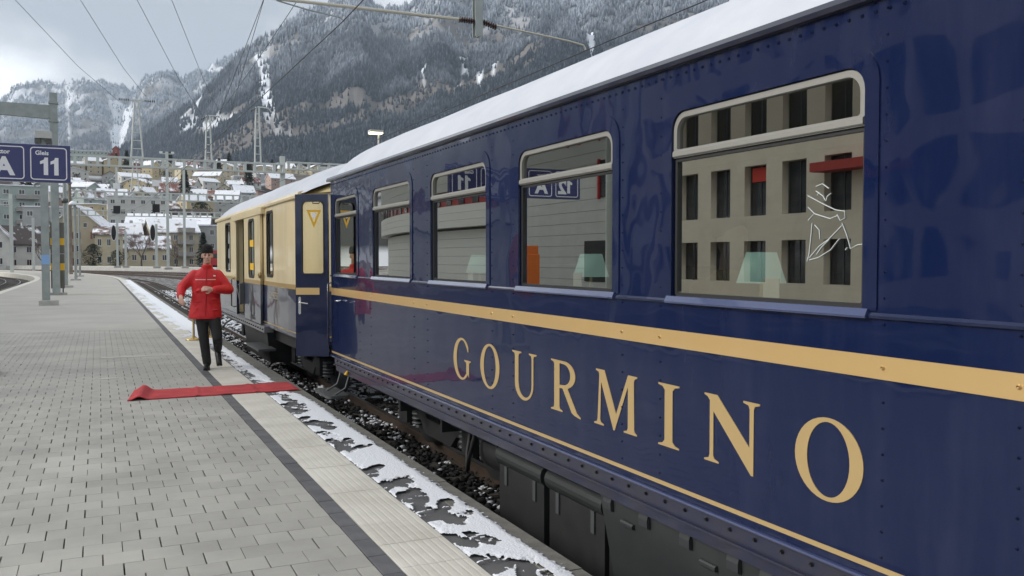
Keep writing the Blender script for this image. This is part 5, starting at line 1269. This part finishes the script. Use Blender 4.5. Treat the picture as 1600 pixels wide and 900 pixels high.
vm = empty('orange_machine', (-18.5, 48, -.5), 'tall orange machine standing across the tracks, mirrored in a coach window', 'machine')
MB().cbox((-18.5, 48, .7), .45, .45, 1.2, .04).build('housing', M('orange_paint', (0.72, 0.17, 0.03), 0.45), vm); MB().box(-18.04, -18.02, 47.7, 48.3, .5, 1.5).build('screen', pane_dark, vm)
MB().cbox((-18.5, 48, 2.15), .4, .38, .25, .03).build('top_box', M('orange_top', (0.72, 0.17, 0.03), 0.45), vm)
# ------------------------------------------------------------------ people
def capsule(mb, p0, r0, p1, r1, n=12, sq=None):
    p0, p1 = Vector(p0), Vector(p1); d = (p1 - p0).normalized(); pts = []; rs = []
    for a in (85, 60, 30): pts.append(p0 - d * r0 * math.sin(R(a))); rs.append(r0 * math.cos(R(a)))
    pts.append(p0); rs.append(r0); pts.append(p1); rs.append(r1)
    for a in (30, 60, 85): pts.append(p1 + d * r1 * math.sin(R(a))); rs.append(r1 * math.cos(R(a)))
    k = len(mb.v); mb.tube(pts, rs, n)
def ellipsoid(mb, c, r, n=14, rot=None):
    vs = []; prof = [(math.cos(R(a)), math.sin(R(a))) for a in range(-84, 85, 14)]
    for q, z in prof:
        for k in range(n):
            a = 2 * math.pi * k / n; p = Vector((r[0] * q * math.cos(a), r[1] * q * math.sin(a), r[2] * z))
            if rot is not None: p = rot @ p
            vs.append(Vector(c) + p)
    m_ = len(prof)
    fs = [(i * n + k, i * n + (k + 1) % n, (i + 1) * n + (k + 1) % n, (i + 1) * n + k) for i in range(m_ - 1) for k in range(n)]
    fs += [tuple(range(n))[::-1], tuple((m_ - 1) * n + k for k in range(n))]
    mb.add(vs, fs)
def loft(mb, rings, n=24):
    vs = []
    for cx, cy, cz, rx, ry in rings:
        for k in range(n):
            a = 2 * math.pi * k / n; vs.append((cx + rx * math.cos(a), cy + ry * math.sin(a), cz))
    m_ = len(rings)
    fs = [(i * n + k, i * n + (k + 1) % n, (i + 1) * n + (k + 1) % n, (i + 1) * n + k) for i in range(m_ - 1) for k in range(n)]
    fs += [tuple(range(n))[::-1], tuple((m_ - 1) * n + k for k in range(n))]
    mb.add(vs, fs)
def fuse(name, mb, voxel, it, mats, parent, T_, fac=.5):
    me0 = mb.mesh('shape'); o = bpy.data.objects.new('shape', me0); COL.objects.link(o)
    rm = o.modifiers.new('r', 'REMESH'); rm.mode = 'VOXEL'; rm.voxel_size = voxel; rm.use_smooth_shade = True
    if it: s_ = o.modifiers.new('s', 'SMOOTH'); s_.iterations = it; s_.factor = fac
    dg = bpy.context.evaluated_depsgraph_get()
    me = bpy.data.meshes.new_from_object(o.evaluated_get(dg)); bpy.data.objects.remove(o)
    me.transform(T_); me.polygons.foreach_set('use_smooth', [True] * len(me.polygons))
    return obj(name, me, mats, parent)
skin_m = M('skin', (0.62, 0.38, 0.29), 0.5, col2=(0.56, 0.32, 0.24), vscale=18); 
red_m = M('red_jacket', (0.66, 0.020, 0.026), 0.6, col2=(0.56, 0.014, 0.018), vscale=9, bump=0.022, bscale=9)
blk_m = M('black_trousers', (0.013, 0.013, 0.014), 0.75, bump=0.008, bscale=14); shoe_m = M('black_shoe', (0.010, 0.010, 0.010), 0.5); knit_m = M('knit_beanie', (0.010, 0.009, 0.009), 0.95, bump=0.004, bscale=90)
def hand(mb, wrist, direc, palm_n, curl, side):
    """palm, four curled fingers and a thumb leaving the side of the palm"""
    w0 = Vector(wrist); d = Vector(direc).normalized(); nrm = Vector(palm_n); nrm = (nrm - d * nrm.dot(d)).normalized(); sd_ = d.cross(nrm) * side
    capsule(mb, w0, .027, w0 + d * .05, .030); 
    for q in (-.022, 0, .022): capsule(mb, w0 + d * .02 + sd_ * q, .016, w0 + d * .085 + sd_ * q, .015)
    ln = (.030, .036, .038, .034)
    for k in range(4):
        off = sd_ * (-.030 + .020 * k); p = w0 + d * .088 + off; dd = d.copy(); rr_ = .0092
        for seg in range(3):
            c_ = curl * (.55 + .3 * seg); dd = (dd * math.cos(c_) + nrm * math.sin(c_)).normalized(); q = p + dd * ln[k] * (1 - .18 * seg)
            capsule(mb, p, rr_, q, rr_ * .93, 8); p = q; rr_ *= .93
    p = w0 + d * .025 + sd_ * .03; q = p + (d * .6 + sd_ * .65 + nrm * .45).normalized() * .042; r_ = q + (d * .85 - sd_ * .1 + nrm * .5).normalized() * .034
    capsule(mb, p, .0125, q, .011, 8); capsule(mb, q, .011, r_, .0095, 8)
MP = Vector((1.42, 13.62, 0)); MR = R(-6)
TM = Matrix.Translation(MP) @ Matrix.Rotation(MR, 4, 'Z')
man = empty('person', MP, 'person in red jacket, black trousers and black beanie running along the platform', 'person', rz=MR)
b = MB()
HX, HY, HZ = .018, -.055, 1.66
ellipsoid(b, (HX, HY + .012, HZ + .025), (.076, .094, .098)); ellipsoid(b, (HX, HY - .022, HZ - .045), (.058, .066, .072)); ellipsoid(b, (HX, HY - .060, HZ - .088), (.028, .024, .022))
capsule(b, (HX, HY - .092, HZ + .016), .011, (HX, HY - .106, HZ - .022), .015, 8); ellipsoid(b, (HX - .013, HY - .095, HZ - .026), (.010, .012, .009), 8); ellipsoid(b, (HX + .013, HY - .095, HZ - .026), (.010, .012, .009), 8)
for s_ in (-1, 1):
    ellipsoid(b, (HX + s_ * .078, HY + .012, HZ - .004), (.011, .022, .032), 10); ellipsoid(b, (HX + s_ * .030, HY - .072, HZ + .030), (.024, .016, .010), 10); ellipsoid(b, (HX + s_ * .042, HY - .058, HZ - .022), (.022, .024, .022), 10)
ellipsoid(b, (HX, HY - .084, HZ - .060), (.026, .012, .009), 10)
capsule(b, (HX, HY + .02, HZ - .06), .055, (0, .0, 1.44), .062)
loft(b, [(0, 0, .82, .13, .09), (0, 0, .95, .15, .10), (0, 0, 1.10, .14, .095), (0, 0, 1.25, .165, .105), (0, 0, 1.38, .17, .095), (0, 0, 1.45, .10, .07)])
WL, WR = Vector((-.375, -.205, 1.075)), Vector((.085, -.27, 1.175))
for pts in (((-.17, 0, 1.39), .055, (-.365, .05, 1.20), .042), ((-.365, .05, 1.20), .042, tuple(WL), .028), ((.17, 0, 1.39), .055, (.34, -.03, 1.165), .042), ((.34, -.03, 1.165), .042, tuple(WR), .028),
            ((-.08, 0, .86), .08, (-.045, -.04, .46), .055), ((-.045, -.04, .46), .055, (0, .0, .09), .04), ((.095, 0, .86), .08, (.155, -.10, .47), .055), ((.155, -.10, .47), .055, (.165, .20, .27), .04)): capsule(b, *pts)
hand(b, WL, (.10, -.75, -.45), (.55, .2, -.6), .75, -1); hand(b, WR, (-.85, -.28, .16), (-.1, .85, -.3), .85, 1)
body = fuse('body', b, .0058, 3, skin_m, man, TM)
ex = MB(); 
for s_ in (-1, 1):
    e1 = MB(); ellipsoid(e1, (HX + s_ * .030, HY - .079, HZ + .010), (.0135, .008, .0065), 10); me = e1.mesh('eye'); me.transform(TM); obj('eye', me, M('eye_dark', (0.03, 0.02, 0.016), 0.2), body)
    e1 = MB(); capsule(e1, (HX + s_ * .014, HY - .090, HZ + .030), .004, (HX + s_ * .046, HY - .078, HZ + .030), .003, 6); me = e1.mesh('eyebrow'); me.transform(TM); obj('eyebrow', me, knit_m, body)
e1 = MB(); capsule(e1, (HX - .022, HY - .090, HZ - .060), .0042, (HX + .022, HY - .090, HZ - .060), .0042, 6); me = e1.mesh('mouth'); me.transform(TM); obj('mouth', me, M('lips', (0.30, 0.10, 0.09), 0.5), body)
j = MB()
loft(j, [(-.02, 0, .745, .245, .170), (-.02, 0, .78, .250, .174), (-.012, 0, .95, .230, .158), (-.005, 0, 1.06, .214, .148), (0, 0, 1.13, .212, .146), (0, 0, 1.27, .222, .150), (0, .0, 1.37, .218, .132), (0, -.004, 1.435, .165, .112), (.006, -.012, 1.47, .105, .095), (.012, -.03, 1.49, .084, .090), (.016, -.036, 1.525, .083, .090), (.016, -.038, 1.535, .074, .078)], 36)
capsule(j, (-.17, .005, 1.375), .088, (-.362, .05, 1.205), .074, 16); capsule(j, (-.362, .05, 1.205), .074, (-.378, -.155, 1.09), .056, 16)
capsule(j, (.17, .005, 1.375), .088, (.338, -.03, 1.168), .076, 16); capsule(j, (.338, -.03, 1.168), .076, (.135, -.255, 1.174), .057, 16)
for k, (zz, yy, xx) in enumerate(((.92, -.15, -.06), (1.02, -.14, .08), (1.16, -.145, -.09), (.87, -.155, .11))): capsule(j, (xx - .09, yy + .012, zz - .02), .014, (xx + .07, yy + .004, zz + .02), .012, 8)
jk = fuse('jacket', j, .011, 5, red_m, man, TM)
def strip(name, pts, r_, mats):
    mb = MB().tube(pts, r_, 6); me = mb.mesh(name); me.transform(TM); return obj(name, me, mats, jk)
refl_m = M('reflective_piping', (0.75, 0.62, 0.60), 0.4)
strip('piping', [(x, -.146 * math.sqrt(1 - (x / .222) ** 2) + .002, 1.315) for x in [-.16 + .027 * k for k in range(12)]], .006, refl_m)
strip('piping', [(.232, -.066, 1.27), (.262, -.072, 1.285), (.30, -.058, 1.285)], .007, refl_m)
strip('zip_flap', [(.012, -.135, 1.50), (.006, -.128, 1.44), (.0, -.151, 1.30), (-.004, -.149, 1.12), (-.012, -.158, .95), (-.02, -.169, .79)], .009, M('jacket_trim', (0.45, 0.012, 0.016), 0.6))
strip('pocket_flap', [(-.20, -.085, .985), (-.13, -.132, 1.0), (-.08, -.146, 1.0)], .010, red_m)
strip('pocket_flap', [(.07, -.146, .985), (.13, -.128, .985), (.19, -.082, .97)], .010, red_m)
strip('badge', [(.105, -.134, 1.39 - .02), (.135, -.126, 1.368)], .012, white_m)
t = MB()
loft(t, [(.01, 0, .70, .17, .11), (.01, 0, .80, .175, .115), (.005, 0, .90, .165, .11)])
capsule(t, (-.082, 0, .84), .104, (-.046, -.035, .46), .078, 16); capsule(t, (-.046, -.035, .46), .078, (-.002, .005, .10), .066, 16)
capsule(t, (.098, 0, .84), .104, (.155, -.14, .48), .080, 16); capsule(t, (.155, -.10, .475), .080, (.165, .195, .285), .066, 16)
for c_ in ((-.02, -.045, .22), (-.03, -.05, .32), (.16, -.06, .36)): capsule(t, (c_[0] - .05, c_[1] + .02, c_[2] - .015), .02, (c_[0] + .05, c_[1] + .02, c_[2] + .015), .02, 8)
fuse('trousers', t, .011, 4, blk_m, man, TM)
s1 = MB(); capsule(s1, (.0, .055, .055), .048, (-.012, -.06, .048), .046); capsule(s1, (-.012, -.06, .045), .046, (-.022, -.165, .038), .036); s1.box(-.06, .04, -.19, .10, 0.0, .022); fuse('shoe', s1, .008, 4, shoe_m, man, TM)
s2 = MB(); sole_r = Matrix.Translation((.172, .215, .20)) @ Matrix.Rotation(R(8), 4, 'Z') @ Matrix.Rotation(R(44), 4, 'X')
tmp = MB(); capsule(tmp, (0, .055, 0), .048, (0, -.06, -.008), .046); capsule(tmp, (0, -.06, -.012), .046, (0, -.165, -.02), .036); tmp.box(-.046, .046, -.19, .10, -.062, -.036)
s2.add([sole_r @ Vector(p) for p in tmp.v], tmp.f); fuse('shoe', s2, .008, 4, shoe_m, man, TM)
h_ = MB(); loft(h_, [(HX, HY + .016, HZ + .036, .084, .100), (HX, HY + .014, HZ + .044, .090, .107), (HX, HY + .014, HZ + .082, .092, .109), (HX, HY + .016, HZ + .092, .087, .104), (HX, HY + .018, HZ + .120, .085, .100), (HX, HY + .022, HZ + .146, .073, .086), (HX, HY + .024, HZ + .163, .053, .062), (HX, HY + .024, HZ + .171, .028, .032)])
fuse('beanie', h_, .007, 2, knit_m, man, TM)

man.scale = (.93, .96, 1.0)

# guests glimpsed at the tables inside the dining car
def diner(x, y, face_sign, sweater, label):
    e = empty('person', (x, y, .56), label, 'person'); T_ = Matrix.Translation((x, y, .56)) @ Matrix.Rotation(0 if face_sign < 0 else math.pi, 4, 'Z')
    b_ = MB(); ellipsoid(b_, (0, 0, 1.17), (.076, .096, .115)); ellipsoid(b_, (0, -.035, 1.11), (.055, .06, .06)); capsule(b_, (0, -.10, 1.165), .011, (0, -.112, 1.14), .013, 8); ellipsoid(b_, (.078, .01, 1.15), (.01, .02, .03), 8); ellipsoid(b_, (-.078, .01, 1.15), (.01, .02, .03), 8)
    capsule(b_, (0, .01, 1.09), .055, (0, .03, .95), .06); loft(b_, [(0, .05, .45, .15, .11), (0, .05, .7, .15, .1), (0, .04, .9, .17, .09), (0, .03, .97, .08, .06)])
    for s_ in (-1, 1):
        capsule(b_, (s_ * .19, .03, .90), .045, (s_ * .23, -.05, .66), .04); wr = Vector((s_ * .14, -.28, .80)); capsule(b_, (s_ * .23, -.05, .66), .04, tuple(wr), .028); hand(b_, wr, (-s_ * .3, -.8, .05), (0, -.2, -1), .5, s_)
        capsule(b_, (s_ * .09, .04, .47), .08, (s_ * .10, -.40, .47), .06); capsule(b_, (s_ * .10, -.40, .47), .06, (s_ * .10, -.40, .06), .04); capsule(b_, (s_ * .10, -.38, .05), .04, (s_ * .10, -.54, .04), .035)
    bo_ = fuse('body', b_, .009, 2, skin_m, e, T_)
    c_ = MB(); loft(c_, [(0, .05, .44, .185, .145), (0, .05, .65, .185, .14), (0, .04, .86, .205, .125), (0, .03, .95, .14, .095), (0, .02, 1.0, .075, .07)])
    for s_ in (-1, 1): capsule(c_, (s_ * .18, .035, .885), .068, (s_ * .232, -.05, .66), .058); capsule(c_, (s_ * .232, -.05, .66), .058, (s_ * .155, -.25, .785), .042)
    fuse('sweater', c_, .013, 3, sweater, e, T_)
    p_ = MB(); loft(p_, [(0, .05, .40, .17, .13), (0, .05, .52, .17, .13)])
    for s_ in (-1, 1): capsule(p_, (s_ * .09, .04, .47), .098, (s_ * .10, -.40, .47), .075); capsule(p_, (s_ * .10, -.40, .47), .075, (s_ * .10, -.40, .12), .055)
    fuse('trousers', p_, .013, 3, blk_m, e, T_)
    hr_ = MB(); loft(hr_, [(0, .03, 1.17, .083, .085), (0, .02, 1.23, .086, .098), (0, .015, 1.275, .07, .083), (0, .01, 1.295, .03, .035)]); fuse('hair', hr_, .009, 2, M('dark_hair', (0.03, 0.02, 0.014), 0.7), e, T_)
diner(3.12, 3.86, -1, M('mustard_sweater', (0.55, 0.36, 0.07), 0.8), 'seated guest in mustard yellow behind the largest coach window')
diner(3.12, 2.62, 1, M('pale_blue_shirt', (0.50, 0.56, 0.64), 0.8), 'seated guest in pale blue shirt beside the lamp in the largest window')

# tables, lamps and menu cards inside
shade_m = emit_mat('teal_lamp_shade', (0.36, 0.58, 0.52), 0.22); bulb_m = emit_mat('warm_bulb', (1.0, 0.75, 0.4), 14.0); brass_m = M('lamp_brass', (0.55, 0.38, 0.14), 0.3, 0.9); cloth_m = M('table_linen', (0.70, 0.69, 0.65), 0.9)
for (ty_, xl, yl, nm) in ((3.24, 2.84, 3.30, 'largest'), (4.93, 2.84, 4.90, 'second largest'), (6.62, 2.84, 6.72, 'third')):
    e = empty('dining_table', (2.95, ty_, .56), 'white clothed dining table behind the %s coach window' % nm, 'table', 'tables in the dining car')
    MB().box(2.56, 3.40, ty_ - .34, ty_ + .34, 1.285, 1.31).build('table_top', cloth_m, e); MB().tube([(3.2, ty_, .56), (3.2, ty_, 1.285)], .03, 8).build('leg', brass_m, e)
    e = empty('table_lamp', (xl, yl, 1.31), 'brass table lamp with pale teal shade behind the %s coach window' % nm, 'lamp', 'lamps in the dining car')
    MB().lathe([(.005, 0), (.06, .0), (.06, .012), (.014, .03), (.010, .10), (.016, .13), (.009, .16), (.009, .21)], (xl, yl, 1.31), 14).build('base', brass_m, e)
    MB().lathe([(.115, 0), (.070, .145), (.068, .145), (.112, .002)], (xl, yl, 1.505), 20).build('shade', shade_m, e)
    MB().lathe([(.002, 0), (.018, .012), (.022, .03), (.014, .05), (.004, .058)], (xl, yl, 1.53), 10).build('bulb', bulb_m, e)
    e = tag(MB().box(2.60, 2.604, ty_ - .05 - .28, ty_ + .05 - .28, 1.312, 1.535).build('menu_card', M('menu_paper', (0.80, 0.79, 0.68), 0.8)), 'upright white menu card on the table behind the %s coach window' % nm, 'menu card', 'menu cards in the dining car')
seat_m = M('seat_velvet', (0.10, 0.03, 0.025), 0.9)
for k, (ys, fs) in enumerate(((3.98, -1), (2.45, 1), (5.62, -1), (4.28, 1), (7.30, -1), (5.98, 1))):
    e = empty('dining_chair', (3.1, ys, .56), 'dark red velvet chair at the tables, %s in the dining car' % ordn[k], 'chair', 'chairs in the dining car')
    MB().cbox((3.1, ys, .56 + .36), .42, .20, .05, .02).build('seat', seat_m, e); MB().cbox((3.1, ys - fs * .19, 1.25), .42, .04, .33, .02).build('backrest', seat_m, e); MB().box(2.75, 3.45, ys - .15, ys + .15, .56, .87).build('plinth', wood_m, e)

# ------------------------------------------------------------------ red carpet, rope stanchions
def carpet():
    nx, ny = 90, 14; vs = []
    for i in range(nx + 1):
        u = i / nx; x = .27 + 2.0 * u
        z = .012 + .052 * math.exp(-((u - .06) / .035) ** 2) + .012 * math.exp(-((u - .38) / .012) ** 2) + .009 * math.exp(-((u - .72) / .014) ** 2) + .006 * mnoise.noise(Vector((x * 4, 0, 3)))
        if x > 2.2: z -= (x - 2.2) * .35
        for k in range(ny + 1):
            v = k / ny; y = 10.92 + .10 * (1 - u) * 0 + .74 * v + .02 * u + .012 * mnoise.noise(Vector((x * 2, v, 1)))
            zz = z + .003 * mnoise.noise(Vector((x * 6, y * 6, 0))) + .05 * math.exp(-((u - .05) / .05) ** 2) * (v - .4) * .6
            vs.append((x + (.10 * v if u < .5 else -.0) * (1 - u), y, max(.011, zz) if x < 2.2 else zz))
    n = ny + 1; fs = [(i * n + k, (i + 1) * n + k, (i + 1) * n + k + 1, i * n + k + 1) for i in range(nx) for k in range(ny)]
    lo = len(vs); vs2 = [(x, y, z - .009) for x, y, z in vs]
    fs2 = [tuple(lo + q for q in f[::-1]) for f in fs]
    edge = [(i * n, lo + i * n, lo + (i + 1) * n, (i + 1) * n) for i in range(nx)] + [(i * n + ny, (i + 1) * n + ny, lo + (i + 1) * n + ny, lo + i * n + ny) for i in range(nx)] + [(k, k + 1, lo + k + 1, lo + k) for k in range(ny)] + [(nx * n + k, lo + nx * n + k, lo + nx * n + k + 1, nx * n + k + 1) for k in range(ny)]
    mb = MB(); mb.add(vs + vs2, fs + fs2 + edge, 0, True); return mb
tag(carpet().build('red_carpet', M('red_felt', (0.52, 0.05, 0.055), 0.95, col2=(0.36, 0.036, 0.042), vscale=4, bump=.003, bscale=260)), 'red carpet strip laid across the platform to the car door', 'carpet')
brassp = M('polished_brass', (0.60, 0.42, 0.16), 0.25, 0.9)
def stanchion(x, y, label):
    e = empty('stanchion', (x, y, 0), label, 'stanchion', 'rope stanchions on the platform')
    MB().lathe([(.16, 0), (.165, .012), (.14, .025), (.04, .05), (.02, .07)], (x, y, .004), 20).build('base', brassp, e); MB().tube([(x, y, .06), (x, y, .93)], .022, 10).build('post', brassp, e)
    MB().lathe([(.02, 0), (.035, .01), (.035, .04), (.02, .05), (.032, .075), (.02, .10), (.003, .105)], (x, y, .92), 12).build('finial', brassp, e)
stanchion(1.69, 18.6, 'brass rope stanchion behind the left leg of the running person'); stanchion(2.02, 19.0, 'brass rope stanchion between the legs of the running person')
tag(MB().tube(sag((1.69, 18.6, .90), (2.02, 19.0, .90), .28, 12), .02, 8).build('barrier_rope', M('red_rope', (0.35, 0.02, 0.05), 0.9)), 'dark red barrier rope sagging between the brass stanchions', 'rope')
# manhole covers / patches in the paving
for x, y, w2, d2, mt, lb in ((.55, 15.9, .55, .22, conc_m, 'pale rectangular cover let into the paving beside the person'), (.10, 11.9 + 1.2, .12, .12, conc_m, 'small pale paving mark beyond the carpet')):
    tag(MB().cbox((x, y, .0), w2, d2 / 2, .004, .001).build('drain_cover', mt), lb, 'cover')

# ------------------------------------------------------------------ air
hz = MB().box(-9600, 9600, -9600, 9600, -4.0, 2000).build('haze')
hm_ = bpy.data.materials.new('haze'); hm_.use_nodes = True; t_ = hm_.node_tree; t_.nodes.clear()
ho = t_.nodes.new('ShaderNodeOutputMaterial'); pv = t_.nodes.new('ShaderNodeVolumePrincipled')
pv.inputs['Color'].default_value = (0.68, 0.82, 1.0, 1); pv.inputs['Density'].default_value = 0.00008; pv.inputs['Anisotropy'].default_value = 0.1
t_.links.new(pv.outputs[0], ho.inputs['Volume']); hz.data.materials.append(hm_)
tag(hz, 'thin blue winter haze over the valley', 'haze', kind='stuff')
